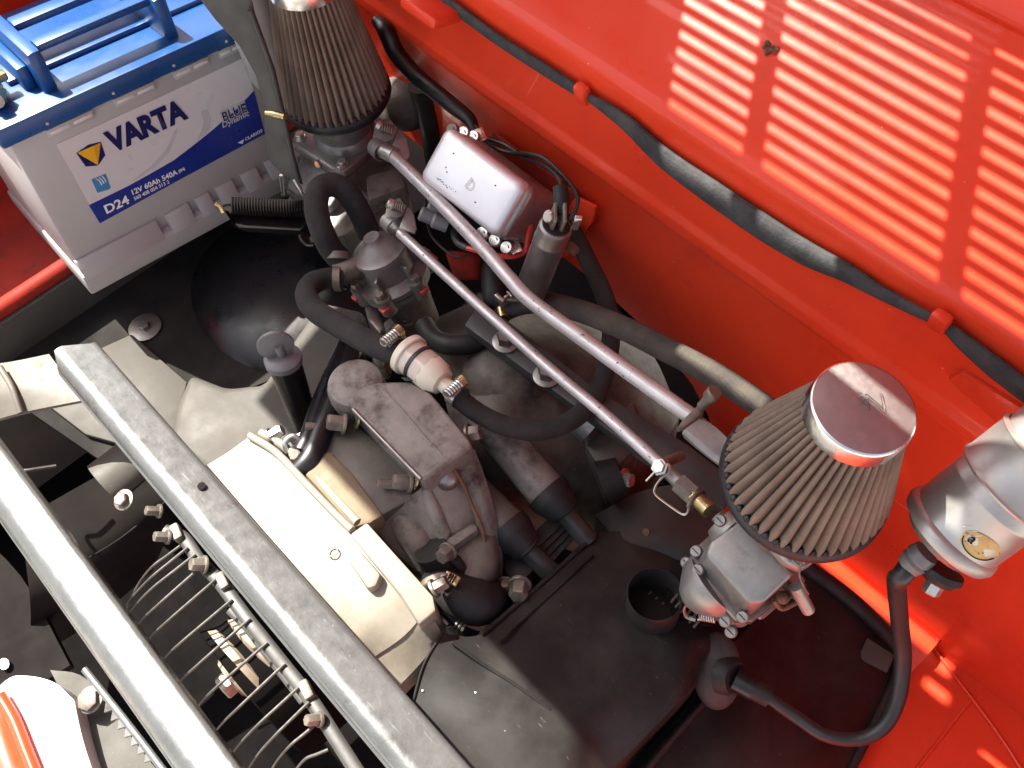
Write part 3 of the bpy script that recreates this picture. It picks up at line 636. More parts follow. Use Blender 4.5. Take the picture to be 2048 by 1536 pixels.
# lower shield
ls = thing('side_shield', H(1550, 1400, -.2), 'black sheet metal side shield between the shroud and the red inner wing', 'shield')
b = MB(); b.patch([[H(1430, 1320, -.125), H(1520, 1230, -.165), H(1600, 1130, -.205), H(1700, 1190, -.225), H(1806, 1300, -.245)],
                   [H(1400, 1400, -.120), H(1520, 1360, -.150), H(1630, 1300, -.195), H(1730, 1330, -.220), H(1775, 1390, -.245)],
                   [H(1340, 1470, -.118), H(1480, 1460, -.135), H(1590, 1430, -.180), H(1680, 1450, -.215), H(1735, 1470, -.245)],
                   [H(1270, 1560, -.116), H(1440, 1560, -.130), H(1560, 1560, -.165), H(1630, 1560, -.205), H(1690, 1560, -.245)]], 6, .05, .001)
b.build('shield_skin', 'tinclean', ls, 50)
MB().tube([H(1412, 1398, -.116), H(1350, 1468, -.113), H(1272, 1560, -.111)], .006, flat=.7).build('pressed_bead', 'tinclean', ls)
MB().tube([H(1805, 1298, -.243), H(1775, 1390, -.243), H(1690, 1560, -.243)], .005).build('rubber_edge', 'rubber', ls)
MB().tube([H(1590, 1120, -.205), H(1700, 1200, -.222), H(1800, 1295, -.242)], .009).build('rubber_edge', 'rubber', ls)
b = MB(); b.prism([H(*p, -.218) for p in [(1735, 1275), (1790, 1310), (1775, 1345), (1715, 1315)]], V(0, 0, -.004), .0015); b.build('bent_tab', 'tin', ls)
# dark cylinder head region behind the right carburettor

MB().patch([[H(1190, 1030, -.11), H(1290, 980, -.12), H(1420, 960, -.14)], [H(1240, 1080, -.09), H(1340, 1050, -.10), H(1450, 1040, -.12)], [H(1330, 1120, -.11), H(1400, 1120, -.11), H(1500, 1130, -.13)]], 5, .08).build('cylinder_head', 'brk', ek)
MB().hexb(H(1290, 1065, -.10), (.3, -.2, 1), .004, .006).build('hex_bolt', 'rust', ek)

# ------------------------------------------------------------------ cone air filters
NP = 43
def air_filter(base, label, tilt, ls, cs):
    f = thing('air_filter', base, label, 'air filter', 'cone air filters')
    ax = Vector(tilt).normalized(); hh = .120 * ls
    def rip(h, t):
        k = min(1, max(0, (h - .004) / .012)); e = .0045 * k * (1 - .35 * h / hh)
        c = math.cos(NP * t); return e * (2 * abs(math.cos(NP * t / 2)) ** .8 - 1) - e
    b = MB(); b.lathe(base, ax, [(.006, .0555), (.010, .0565), (.020, .0563)] + [(.020 + (hh - .020) * t, .0563 + (cs - .0005 - .0563) * t) for t in (.25, .5, .75, .95, 1)], NP * 10, False, rip); b.build('pleated_gauze', 'gauze', f, 80)
    b = MB(); b.lathe(base, ax, [(-.004, .030), (-.003, .050), (.0, .0558), (.005, .0585), (.010, .0580), (.0125, .0562)], 64, True)
    for j in range(NP):
        t = 2 * math.pi * (j + .5) / NP; x, y, a = frame(ax); d = x * math.cos(t) + y * math.sin(t)
        b.ball(base + a * .0125 + d * .0548, .0030, (1, 1, 1.3), 6)
    b.build('base_ring', 'blackring', f)
    cp = MB().lathe(base, ax, [(hh - .005, cs - .0005), (hh - .004, cs + .0007), (hh + .008, cs + .0003), (hh + .0095, cs - .0003), (hh + .0102, cs - .0013)], 64, False).build('cap_rim', 'chrome', f)
    MB().lathe(base, ax, [(hh + .0099, cs - .0011), (hh + .0101, cs - .0015), (hh + .0103, 0)], 64, False).build('cap_plate', 'brushed', cp)
    return f, ax, cp
FR = D(1602, 968, .655)
TR = Vector((.10, .07, 1))
fr, axr, capr = air_filter(FR, 'cone air filter with brown pleats and round pinkish metal cap, standing beside the red wall', TR, .86, .0315)
ct_ = FR + axr.normalized() * (.120 * .86 + .0104)
for s_, dx, dy, sz in (('K', -.0175, -.009, .016), ('&', -.005, -.005, .012), ('N', .004, -.003, .016)):
    text('etched_mark', s_, ct_ + V(dx * .7 - .001, dy * .5, 0), V(.62, .6, 0), V(-.6, .62, 0), sz, 'capac', capr, .0002, outline=.00022)
FL = D(674, 195, 1.0)
fl, axl, capl = air_filter(FL, 'brown pleated cone air filter between the battery and the wall, its cap cut off', Vector((.0, 0, 1)), 1.16, .0355)

# ------------------------------------------------------------------ carburettors
def carburettor(o, label, a, tilt, k=1, kz=1):
    c = thing('carburettor', o + V(0, 0, -.125), label, 'carburettor', 'carburettors under the air filters')
    up = Vector(tilt).normalized(); a = (Vector(a) - up * Vector(a).dot(up)).normalized(); bk = up.cross(a); AX = [a, bk, up]
    P = lambda x, y, z: o + (a * x + bk * y) * k + up * z * kz
    DV = lambda x, y, z: a * x + bk * y + up * z
    def bx(b, lo, hi, bev=.003): return b.box(P(*[(p + q) / 2 for p, q in zip(lo, hi)]), [(q - p) * k for p, q in zip(lo, hi)], AX, bev * k)
    MB().lathe(o, -up, [(0, .031), (.006, .031), (.008, .033), (.018, .035)], 32).build('intake_neck', 'alu', c)
    b = MB(); b.prism([P(x, y, -.016) for x, y in [(-.044, -.040), (-.034, -.046), (.026, -.046), (.038, -.040), (.040, -.028), (.036, .034), (-.038, .034), (-.046, -.028)]], up * -.011, .003, 3); b.build('top_flange', 'alu', c)
    bx(MB(), (-.040, -.0435, -.031), (.036, .03, -.027), .001).build('paper_gasket', 'rust', c)
    for x, y in ((-.036, -.034), (.030, -.034), (.028, .026), (-.034, .026)):
        MB().hexb(P(x, y, -.016), up, .0052, .005, 1.35).build('hex_bolt', 'zinc', c)
    b = bx(MB(), (-.036, -.040, -.078), (.034, .03, -.031), .004); b.build('body', 'alu', c)
    b = MB(); b.prism([P(-.028, -.036, -.034), P(.036, -.036, -.034), P(.037, -.068, -.046), P(.030, -.076, -.050), P(-.026, -.076, -.050), P(-.032, -.066, -.046)], up * -.034, .003, 3); b.build('float_bowl', 'alu', c)
    b = MB(); b.prism([P(x, y, -.0745) for x, y in [(-.042, -.030), (-.040, -.064), (-.030, -.082), (.032, -.082), (.042, -.070), (.042, -.028)]], up * -.0045, .0015); b.build('joint_rim', 'alu', c)
    b = MB(); b.prism([P(x, y, -.0790) for x, y in [(-.0425, -.030), (-.0405, -.0645), (-.0305, -.0825), (.0325, -.0825), (.0425, -.0705), (.0425, -.028)]], up * -.0009); b.build('paper_gasket', 'rust', c)
    b = MB(); b.prism([P(x, y, -.0799) for x, y in [(-.042, -.030), (-.040, -.064), (-.030, -.080), (.030, -.080), (.040, -.068), (.040, -.028)]], up * -.020, .003, 3); b.build('lower_body', 'alu', c)
    b = MB(); b.lathe(P(-.006, -.066, -.084), DV(-.1, -.62, -.6), [(0, .026), (.010, .0245), (.018, .018), (.025, .012), (.028, .006), (.0285, 0)], 24); b.build('pump_cover', 'alu', c)
    b = MB(); b.prism([P(x, y, -.0990) for x, y in [(-.032, -.03), (-.026, -.070), (.030, -.070), (.036, -.03)]], up * -.018, .004, 3); b.build('throttle_body', 'alu', c)
    b = bx(MB(), (-.045, -.034, -.127), (.045, .034, -.117), .005); b.build('base_flange', 'alu', c)
    b = MB(); b.cyl(P(-.042, -.036, -.056), P(-.030, -.036, -.056), .014, .018); b.cyl(P(-.048, -.036, -.056), P(-.042, -.036, -.056), .006); b.build('side_cover', 'alu', c)
    for x, y, z in ((-.036, -.067, -.072), (-.022, -.079, -.071), (-.036, -.072, -.088), (.034, -.077, -.071), (.026, -.081, -.090), (-.040, -.045, -.046), (.036, -.079, -.098)):
        MB().lathe(P(x, y, z), DV(-.1, -.55, .8), [(0, .0046), (.0035, .0046), (.0045, .0038)], 14).build('cheese_head_screw', 'leverzinc', c)
        MB().box(P(x, y, z) + DV(-.1, -.55, .8).normalized() * .0045, (.0065, .0007, .0005), [DV(1, 0, .1), DV(0, .8, .55), DV(-.1, -.55, .8)]).build('screw_slot', 'blackprint', c)
    MB().lathe(P(.004, -.0455, -.021), DV(0, -.75, .65), [(0, .0050), (.002, .0050), (.0026, .003)], 18).build('rusty_plug', 'rust', c)
    MB().coil(P(.006, -.088, -.106), P(.018, -.082, -.098), .0033, .0006, 7).build('idle_spring', 'zinc', c)
    MB().tube([P(-.010, -.086, -.098), P(-.008, -.093, -.108), P(-.002, -.092, -.117), P(.006, -.088, -.116)], .0016, flat=.5).build('throttle_stop', 'leverzinc', c)
    MB().ball(P(.022, -.080, -.096), .003, (1, 1, 1), 10).build('brass_screw', 'brass', c)
    b = MB(); b.cyl(P(.034, -.03, -.06), P(.052, -.03, -.06), .0035); b.box(P(.047, -.026, -.066), (.003, .018, .014), AX, .001); b.ball(P(.044, -.040, -.062), .005, (1, 1, 1), 10); b.tube([P(.040, -.046, -.066), P(.050, -.040, -.074), P(.054, -.028, -.07)], .002); b.build('choke_linkage', 'rust', c)
    MB().cyl(P(.044, -.036, -.044), P(.066, -.030, -.062), .0048).build('fuel_spigot', 'alu', c)
    MB().tube([P(.034, -.040, -.012), P(.040, -.045, -.018), P(.050, -.044, -.026), P(.056, -.038, -.036)], .0008, seg=6).build('link_wire', 'bolt', c)
    return c
a_ = H(1562, 1137, .1) - H(1428, 1005, .1); a_.z = 0
cr = carburettor(FR + V(.011, -.003, -.004), 'silver grey alloy carburettor under the right hand cone air filter', a_, (.10, .13, 1), .80, 1.04)
MB().cyl(FR + V(.0, .01, -.24), FR + V(.004, .0, -.112), .022).build('inlet_stub', 'floor', cr)
cl = carburettor(FL + V(.004, -.004, -.030), 'grimy alloy carburettor under the left hand cone air filter, partly behind the looped hose', (1, .12, 0), (0, 0, 1))
MB().lathe(FL + V(.002, -.004, -.002), (.04, 0, -1), [(0, .030), (.004, .034), (.010, .0345), (.030, .032), (.044, .027)], 36).build('venturi_body', 'alu', cl)
MB().prism([H(*p, -.048) for p in [(596, 362), (646, 326), (668, 345), (716, 396), (704, 404), (640, 372), (606, 384)]], V(0, 0, -.008), .0015).build('joint_flange', 'alu', cl)
MB().prism([H(*p, -.052) for p in [(598, 394), (626, 372), (712, 424), (716, 450), (690, 470), (640, 480), (612, 440)]], V(0, 0, -.05), .004).build('lower_casing', 'alu', cl)
MB().bb(FL + V(-.05, -.045, -.19), FL + V(.045, .035, -.128), .012).build('inlet_manifold', 'alu', cl)
MB().lathe(FL + V(.0, -.045, -.15), (.1, -1, .1), [(0, .03), (.01, .029), (.014, .02)], 24).build('manifold_face', 'capac', cl)
MB().hexb(H(678, 318, -.020), (.2, -.8, .5), .0068, .010, 1.3).build('hex_bolt', 'alu', cl)
MB().ball(H(812, 205, -.03), .036, (1, 1, .8)).build('dark_housing', 'cast2', cl)
MB().coil(H(672, 480, -.065), H(722, 444, -.06), .0052, .001, 11).build('return_spring', 'capac', cl)
MB().tube([H(608, 268, -.02), H(612, 300, -.03), H(606, 345, -.06)], .001, seg=6).build('link_wire', 'bolt', cl)
MB().prism([H(*p, -.03) for p in [(730, 350), (800, 330), (815, 372), (735, 402)]], V(0, 0, -.06), .005).build('shadowed_flange', 'cast', cl)

# ------------------------------------------------------------------ throttle rods
def lever(rod, f, z, dr, rl):
    Q = lambda x, y, dz=0: H(*f(x, y), z + dz)
    MB().prism([Q(650, 212, .010), Q(738, 174, .010), Q(790, 236, .008), Q(764, 300, .006), Q(690, 332, .006), Q(628, 330, .006)], V(0, 0, -.0025), .0008).build('strap_plate', 'leverzinc', rod)
    c = Q(684, 372, -.002)
    MB().lathe(c - dr * .009, dr, [(0, rl), (.0001, rl + .0012), (.0139, rl + .0012), (.014, rl), (.0001, rl)], 24, False).build('strap_loop', 'leverzinc', rod)
    MB().prism([Q(800, 238, .008), Q(846, 296, .006), Q(866, 400, .003), Q(850, 434, .002), Q(728, 398, .002), Q(766, 318, .006)], V(0, 0, -.003), .0010).build('lever_plate', 'leverzinc', rod)
    MB().coil(Q(690, 232, .018), Q(762, 250, .016), .0046, .0008, 5).build('spring', 'bolt', rod)
    MB().lathe(Q(684, 226, .018), (-.75, -.35, .5), [(0, .0052), (.004, .0052), (.005, .004)], 14).build('cheese_head_bolt', 'zinc', rod)
pA = [H(772, 298, .030), H(860, 385, .040), H(960, 490, .052), H(1018, 556, .060), H(1060, 600, .064), H(1150, 666, .072), H(1260, 746, .082), H(1390, 838, .092)]
ra = thing('throttle_rod', pA[3], 'thicker kinked silver throttle rod from the left carburettor to the right air filter', 'rod', 'throttle rods')
MB().tube(pA, [.0066, .0066, .0066, .0066], seg=18).build('rod_tube', 'rod', ra)
lever(ra, lambda x, y: (540 + .323 * x, 180 + .323 * y), .030, (pA[1] - pA[0]).normalized(), .0092)
MB().cyl(H(766, 300, .029), H(790, 312, .032), .0085).build('end_ferrule', 'zinc', ra)
pe = pA[-1]; dA = (pA[-1] - pA[-2]).normalized()
MB().prism([H(*p, .100) for p in [(1352, 858), (1366, 838), (1400, 806), (1412, 800), (1404, 826), (1372, 852)]], V(.002, -.001, -.002), .0006).build('stop_washer', 'bolt', ra)
MB().lathe(H(1404, 812, .102), (.2, .3, .95), [(0, .004), (.012, .004), (.013, .0058), (.020, .0058), (.021, .005)], 16).build('pin', 'bolt', ra)
MB().cyl(pe - dA * .004, pe + dA * .012, .0045).build('end_ferrule', 'alu', ra)
MB().patch([[H(1398, 838, .106), H(1428, 852, .106), H(1462, 884, .106)], [H(1366, 862, .103), H(1400, 892, .102), H(1442, 926, .100)], [H(1368, 876, .095), H(1402, 905, .094), H(1440, 934, .092)]], 4, V(.001, .001, -.002)).build('lever_plate', 'leverzinc', ra)
pB = [H(800, 466, .010), H(880, 540, .018), H(990, 640, .027), H(1100, 738, .038), H(1210, 830, .049), H(1322, 930, .060)]
rb_ = thing('throttle_rod', pB[2], 'thinner silver throttle rod below the kinked one, with wire clip and brass nut', 'rod', 'throttle rods')
MB().tube(pB, .0051, seg=16).build('rod_tube', 'rod', rb_)
lever(rb_, lambda x, y: (540 + .323 * (755 + (x - 684) * .85), 180 + .323 * (835 + (y - 372) * .85)), .012, (pB[1] - pB[0]).normalized(), .0078)
dB = (pB[-1] - pB[-2]).normalized(); e0 = pB[-1]
MB().cyl(e0, H(1362, 968, .064), .0052, .0058).build('threaded_end', 'alu', rb_)
MB().lathe(H(1360, 966, .064), dB, [(0, .0085), (.016, .0085), (.018, .0065)], 6).build('lock_nut', 'bolt', rb_)
MB().cyl(H(1388, 992, .068), H(1418, 1022, .072), .0062, .0062).build('brass_nut', 'brass', rb_)
MB().ring(H(1392, 1000, .068), dB, .0085, .0012, 20, 6).build('circlip', 'bolt', rb_)
MB().lathe(H(1324, 936, .066), (-.1, -.5, .85), [(0, .0048), (.002, .0068), (.006, .0068), (.0065, .0052), (.010, .005)], 6).build('hex_bolt', 'zinc', rb_)
MB().tube([H(1330, 925, .060), H(1362, 912, .05)], .0042, n=2).build('pin', 'rust', rb_)
MB().tube([H(1292, 962, .066), H(1316, 938, .072), H(1336, 928, .074), H(1338, 944, .072), H(1322, 958, .07), H(1310, 976, .068), H(1312, 990, .066), H(1340, 1012, .064), H(1364, 1028, .064), H(1374, 1026, .066), H(1380, 1010, .068), H(1398, 992, .07)], .0009, seg=6).build('wire_clip', 'zinc', rb_)

# ------------------------------------------------------------------ regulator box
n = V(0, -.67, .742).normalized(); ux = V(1, 0, 0); uy = n.cross(ux).normalized()
c_ = (D(891, 258, .90) + D(1042, 370, .857)) / 2
c0_ = V(-.502, .366, .068)
rg = thing('regulator_box', c0_ - n * .05, 'white shining rectangular regulator box with a small stamped D mark on the red wall', 'regulator')
b = MB(); b.box(c0_ - n * .034 + ux * .003, (.112, .056, .052), [ux, uy, n], .007, 3); b.build('side_casing', 'boxside', rg)
b = MB(); P_ = []
hx, hy = .0525, .0265
rows_ = []
for j in range(5):
    v = -1 + j * .5; rows_.append([c0_ + ux * hx * u_ + uy * hy * v + n * (.0015 * (1 - max(abs(u_), abs(v)) ** 2)) for u_ in (-1, -.6, 0, .6, 1)])
def rrect(hx_, hy_, rr, k=6):
    out = []
    for cx_, cy_, a0_ in ((1, 1, 0), (-1, 1, 90), (-1, -1, 180), (1, -1, 270)):
        for i in range(k + 1):
            t = R(a0_ + 90 * i / k); out.append((cx_ * (hx_ - rr) + rr * math.cos(t), cy_ * (hy_ - rr) + rr * math.sin(t)))
    return out
b.keep = True; loops = []
for off_, zz in ((0, -.014), (.0002, -.006), (.0012, -.0026), (.0035, -.0008), (.0075, .0), (.018, .0007)):
    loops.append([b.bm.verts.new(c0_ + ux * x + uy * y + n * zz) for x, y in rrect(.0545 - off_, .0285 - off_, max(.0085 - off_ * .6, .002))])
for A_, B2 in zip(loops[:-1], loops[1:]):
    for i in range(len(A_)): k_ = (i + 1) % len(A_); b.bm.faces.new((A_[i], A_[k_], B2[k_], B2[i]))
b.bm.faces.new(loops[-1]); top_ = b.build('cover', 'boxlid', rg, 60)
text('stamped_mark', 'D', c0_ + ux * -.002 - uy * .006 + n * .0006, (ux * .9 + uy * -.2), (uy * .95 + ux * .15), .015, 'boxside', top_, .0001, outline=.00025)
text('stamped_mark', 'I', c0_ + ux * .0015 - uy * .0035 + n * .0006, (ux * .9 + uy * -.2), (uy * .95 + ux * .15), .009, 'boxside', top_, .0001, outline=.0002)
b = MB()
for k in range(16):
    b.ball(c0_ - ux * (.034 - .0018 * k) - uy * (.015 + .003 * random.random()) + n * .0006, random.uniform(.0004, .0011), (1, .6, .3), 6)
for q in ((-.030, -.003), (-.0265, -.006), (.018, -.012), (.028, .012), (-.03, .012)): b.ball(c0_ + ux * q[0] + uy * q[1] + n * .0006, .0011, (1, 1, .3), 8)
b.build('chipped_mark', 'blackprint', top_)
MB().bb(V(-.560, .444, -.06), V(-.44, .448, .035), .002).build('mounting_plate', 'darkred', rg)
MB().prism([AY(1150, 395, .44), AY(1190, 415, .44), AY(1183, 445, .44), AY(1130, 515, .44), AY(1110, 520, .44), AY(1120, 440, .44)], V(0, .004, 0), .001).build('bracket_ear', 'red', rg)
MB().prism([H(885, 500, .0), H(945, 505, .0), H(955, 560, -.03), H(905, 560, -.03)], V(0, .01, -.01), .004).build('lower_bracket', 'darkred', rg)
for px, py, z, m_ in ((908, 262, .06, 'bolt'), (930, 268, .058, 'solder'), (950, 276, .056, 'solder'), (968, 468, .030, 'solder'), (993, 482, .028, 'solder'), (1016, 497, .026, 'solder')):
    p = H(px, py, z); MB().lathe(p, (.1, -.5, .85), [(0, .0062), (.005, .0062), (.006, .0055)], 16).build('terminal_screw', m_, rg)
    MB().box(p + V(0, 0, .0062), (.0085, .0008, .0006), [V(1, -.6, 0), V(.6, 1, 0), V(0, 0, 1)]).build('screw_slot', 'blackprint', rg)
for px, py in ((1030, 492), (960, 270)):
    MB().box(H(px, py, .026 if px > 1000 else .054), (.018, .010, .002), [V(1, -.5, 0), V(.5, 1, .2), V(0, -.2, 1)], .0006).build('terminal_tab', 'solder', rg)
for px, py in ((870, 438), (895, 452), (885, 425)): MB().lathe(H(px, py, .02), (-.6, -.4, .3), [(0, .007), (.014, .0075), (.016, .006)], 14).build('rubber_terminal_cap', 'greyplastic', rg)

# small capacitor can
k0 = D(1112, 452, .805); k1 = D(1058, 588, .885); ka = (k1 - k0).normalized()
cp_ = thing('capacitor_can', k1, 'small dull silver cylindrical can between the white box and the kinked rod', 'capacitor')
L = (k1 - k0).length
MB().lathe(k0, ka, [(-.001, .0120), (.001, .0142), (.004, .0146), (.016, .0146), (.017, .0150), (.019, .0150), (.020, .0147), (L, .0147)], 32).build('can_body', 'capac', cp_)
MB().lathe(k0 - ka * .0005, ka, [(-.001, .0118), (0, .0125)], 28).build('insulator_disc', 'rubber', cp_)
for s_ in (-.005, .003):
    MB().box(k0 - ka * .009 + CX * s_ + V(0, .0, 0), (.003, .016, .018), [CX, CY, ka], .0008).build('terminal_post', 'bolt', cp_)
MB().lathe(k0 - ka * .012 - CX * .008, -CX * .8 - CZ * .7, [(0, .0055), (.003, .0055), (.004, .0045)], 16).build('terminal_screw', 'zinc', cp_)
MB().box(k0 + CX * .016 - ka * .004, (.007, .004, .014), [CX, CY, ka], .001).build('terminal_tab', 'solder', cp_)
MB().box(k0 + CX * .022 + ka * .030, (.012, .008, .008), None, .002).build('mounting_tab', 'rust', cp_)
MB().tube([D(1120, 372, .80), D(1123, 395, .80), D(1122, 428, .80)], [.006, .0075, .0065]).build('rubber_terminal_cap', 'rubber', cp_)

# ------------------------------------------------------------------ ignition coil on the right
a0 = D(1896, 1068, .620); a1 = D(2200, 838, .560); ca = (a1 - a0).normalized(); RC = .0325
ic = thing('ignition_coil', a0, 'large shiny silver ignition coil can at the right edge with a yellow oval sticker', 'ignition coil')
L = (a1 - a0).length
b = MB(); b.lathe(a0, ca, [(-.004, RC * .86), (-.001, RC * 1.04), (.003, RC * 1.09), (.007, RC * 1.06), (.009, RC), (.038, RC), (.039, RC * 1.012), (.0405, RC * 1.012), (.0415, RC), (L, RC)], 48); b.build('can_body', 'canmetal', ic)
b = MB(); b.lathe(a0 + ca * .048, ca, [(0, RC * 1.0), (.0005, RC * 1.09), (.002, RC * 1.11), (.004, RC * 1.07), (.030, RC * 1.06), (.032, RC * 1.10), (.034, RC * 1.02)], 48, False); b.build('clamp_band', 'canmetal', ic)
b = MB(); b.lathe(a0 - ca * .004, -ca, [(0, RC * .86), (.003, RC * .80), (.004, RC * .3)], 40); b.build('base_plate', 'capac', ic)
q = a0 - CX * .014 + CY * .012 - ca * .008
b = MB(); b.lathe(q + ca * .008, -ca, [(0, .0088), (.006, .0100), (.008, .0088), (.010, .0100), (.012, .0088), (.016, .0082)], 22); b.build('cable_socket', 'greyplastic', ic)
q2 = a0 + CY * .020 + CX * .002 - ca * .006
MB().lathe(q2, (-ca + CY * .7), [(0, .0135), (.004, .0145), (.006, .0120), (.009, .0105)], 22).build('terminal_insulator', 'rubber', ic)
MB().lathe(q2 + (-ca + CY * .7).normalized() * .009, (-ca + CY * .7), [(0, .0075), (.001, .0075), (.0015, .0062), (.009, .0062), (.010, .005)], 6).build('terminal_nut', 'zinc', ic)
# sticker wrapped on the can, facing the camera and downwards
xx, yy, aa = frame(ca)
def onc(h, ang, lift=.0004): return a0 + ca * h + (ref * math.cos(ang) + ref2 * math.sin(ang)) * (RC + lift)
ref = (-CZ - ca * (-CZ).dot(ca)).normalized(); ref2 = ca.cross(ref).normalized()
if ref2.dot(CY) < 0: sgn = -1
else: sgn = 1
b = MB(); b.keep = True
cen = (.0195, .12 * sgn)
ringv = []
cv = b.bm.verts.new(onc(*cen))
for i in range(28):
    t = 2 * math.pi * i / 28; ringv.append(b.bm.verts.new(onc(cen[0] + .0085 * math.cos(t), cen[1] + .42 * math.sin(t))))
for i in range(28): b.bm.faces.new((cv, ringv[i], ringv[(i + 1) % 28]))
stk = b.build('sticker', 'sticker', ic)
MB().tube([onc(cen[0] + .0078 * math.cos(t), cen[1] + .385 * math.sin(t), .0006) for t in [math.pi * (.55 + .9 * i / 10) for i in range(11)]], .00035, seg=5, n=2).build('printed_line', 'blackprint', stk)
text('printed_letter', 'a', onc(cen[0] - .002, cen[1] - .30 * sgn, .0004), -ref2 * sgn * -1, ca, .010, 'blackprint', stk, .0006, .0001)
MB().ring(onc(.060, .62 * sgn, .0002), ref * math.cos(.62) + ref2 * math.sin(.62 * sgn), .0045, .0011, 22, 6).build('drain_dimple', 'solder', ic)
for k in range(3): MB().tube([onc(.022, -.40 * sgn + .12 * k, .0002), onc(.026, -.40 * sgn + .12 * k + .1, .0002)], .0002, seg=4, n=2).build('scratch', 'wprint', ic)

# ignition cable with boot
cab = thing('ignition_cable', H(1440, 1350, -.10), 'thick black ignition cable curving from the silver coil to a rubber boot in the shroud', 'cable')
kp = [q - ca * .006, q - ca * .016 + CY * .004, D(1793, 1165, .68), D(1800, 1250, .73), D(1806, 1320, .75), D(1795, 1400, .76), D(1765, 1455, .765), D(1715, 1478, .77), D(1650, 1470, .775), D(1590, 1432, .785), D(1535, 1393, .79)]
MB().tube(kp, [.0068, .0068, .0068, .0064, .0058, .0054, .0054], seg=16).build('cable_core', 'wire', cab)
MB().tube([D(1540, 1396, .79), D(1500, 1372, .795)], [.0085, .010], seg=18).build('cable_sleeve', 'rubber', cab)
MB().tube([D(1508, 1376, .795), D(1470, 1356, .80)], .0115, seg=18).build('cable_sleeve', 'gloss', cab)
g0 = D(1434, 1342, .81); gx = (D(1500, 1372, .795) - D(1440, 1348, .82)).normalized()
MB().ball(g0, .026, (1.28, .8, .55), 28, [CY, CX, CZ]).build('rubber_boot', 'oldrub', cab)
MB().lathe(D(1452, 1348, .805), gx, [(0, .019), (.006, .0165), (.010, .0135)], 24).build('boot_neck', 'rubber', cab)

# ------------------------------------------------------------------ fuel pump
T = H(742, 474, .0); B_ = H(830, 628, -.112); pax = (B_ - T)
pl = pax.length
fp = thing('fuel_pump', B_, 'grimy grey round fuel pump with red marked flange screws under the looped hose', 'fuel pump')
k = pl / .13
MB().lathe(T, pax, [(0, .0085), (.004, .0100), (.006, .0125), (.014, .0225), (.0165, .0250), (.018, .0282), (.022, .0286), (.024, .0262)], 36).build('top_cap', 'pumpalloy', fp)
MB().lathe(T, pax, [(.023, .0262), (.047, .0275), (.050, .0340), (.053, .0385), (.0585, .0385)], 36).build('upper_body', 'pumpalloy', fp)
MB().lathe(T, pax, [(.0585, .0365), (.0605, .0365)], 36).build('diaphragm', 'rubber', fp)
MB().lathe(T, pax, [(.0605, .0375), (.066, .0375), (.069, .0330), (.082, .0280), (.102, .0255), (.13, .0225)], 36).build('lower_body', 'pumpalloy', fp)
px_, py_, pz_ = frame(pax)
for i in range(6):
    t = 2 * math.pi * i / 6 + .35; dd = px_ * math.cos(t) + py_ * math.sin(t)
    MB().lathe(T + pz_ * .050 + dd * .0375, pz_, [(-.001, .0085), (.020, .0085)], 16).build('flange_lug', 'pumpalloy', fp)
    MB().hexb(T + pz_ * .049 + dd * .0385, -pz_, .0052, .006, 1.3).build('flange_screw', 'bolt', fp)
    MB().box(T + pz_ * .0595 + dd * .0435, (.010, .010, .0045), [px_, py_, pz_], .001).build('red_seal', 'redseal', fp)
    MB().box(T + pz_ * .040 + dd * .030, (.003, .010, .02), [dd.cross(pz_), dd, pz_], .001).build('cast_fin', 'alu', fp)
MB().tube([T + pz_ * .040 - CX * .022, H(706, 540, -.03), H(672, 552, -.03)], [.0135, .012, .0115], seg=16).build('inlet_union', 'cast', fp)
MB().prism([H(*p, -.07) for p in [(728, 610), (752, 608), (768, 650), (760, 668), (735, 640)]], V(0, 0, -.03), .003).build('gusset', 'capac', fp)
MB().prism([H(*p, -.11) for p in [(760, 640), (840, 600), (850, 640), (832, 700), (770, 690)]], V(0, 0, -.05), .008).build('foot_block', 'cast2', fp)
MB().hexb(H(815, 636, -.095), (.2, -.5, .8), .006, .006).build('hex_bolt', 'bolt', fp)
MB().prism([H(*p, -.03) for p in [(738, 690), (760, 672), (780, 700), (770, 735), (745, 728)]], V(0, 0, -.03), .006).build('cast_hook', 'cast', fp)

# ------------------------------------------------------------------ fuel filter
f0 = H(806, 700, .030); f1 = H(920, 795, .030); fx = (f1 - f0).normalized(); fl_len = (f1 - f0).length
ff = thing('fuel_filter', f0, 'small translucent white inline fuel filter with a black cable tie, between two hose clamps', 'fuel filter')
MB().lathe(f0, fx, [(0, .0075), (.003, .008), (.0035, .0180), (.0045, .0192), (.0100, .0192), (.0110, .0180)], 36).build('filter_cap', 'nylon', ff)
MB().lathe(f0, fx, [(.011, .0168), (.034, .0165)], 36).build('stained_bowl', 'fuelplastic', ff)
MB().lathe(f0, fx, [(.034, .0168), (.042, .0164), (.0505, .0118), (.0515, .0075), (.060, .0075)], 10).build('bowl_end', 'nylon', ff)
MB().lathe(f0, fx, [(.0195, .0170), (.0197, .0177), (.0230, .0177), (.0232, .0170)], 32).build('cable_tie', 'wire', ff)
MB().box(f0 + fx * .0215 + (CY * .75 - CX * .55 - CZ * .5).normalized() * .0190, (.006, .007, .005), [fx, CX, CZ], .001).build('tie_head', 'wire', ff)

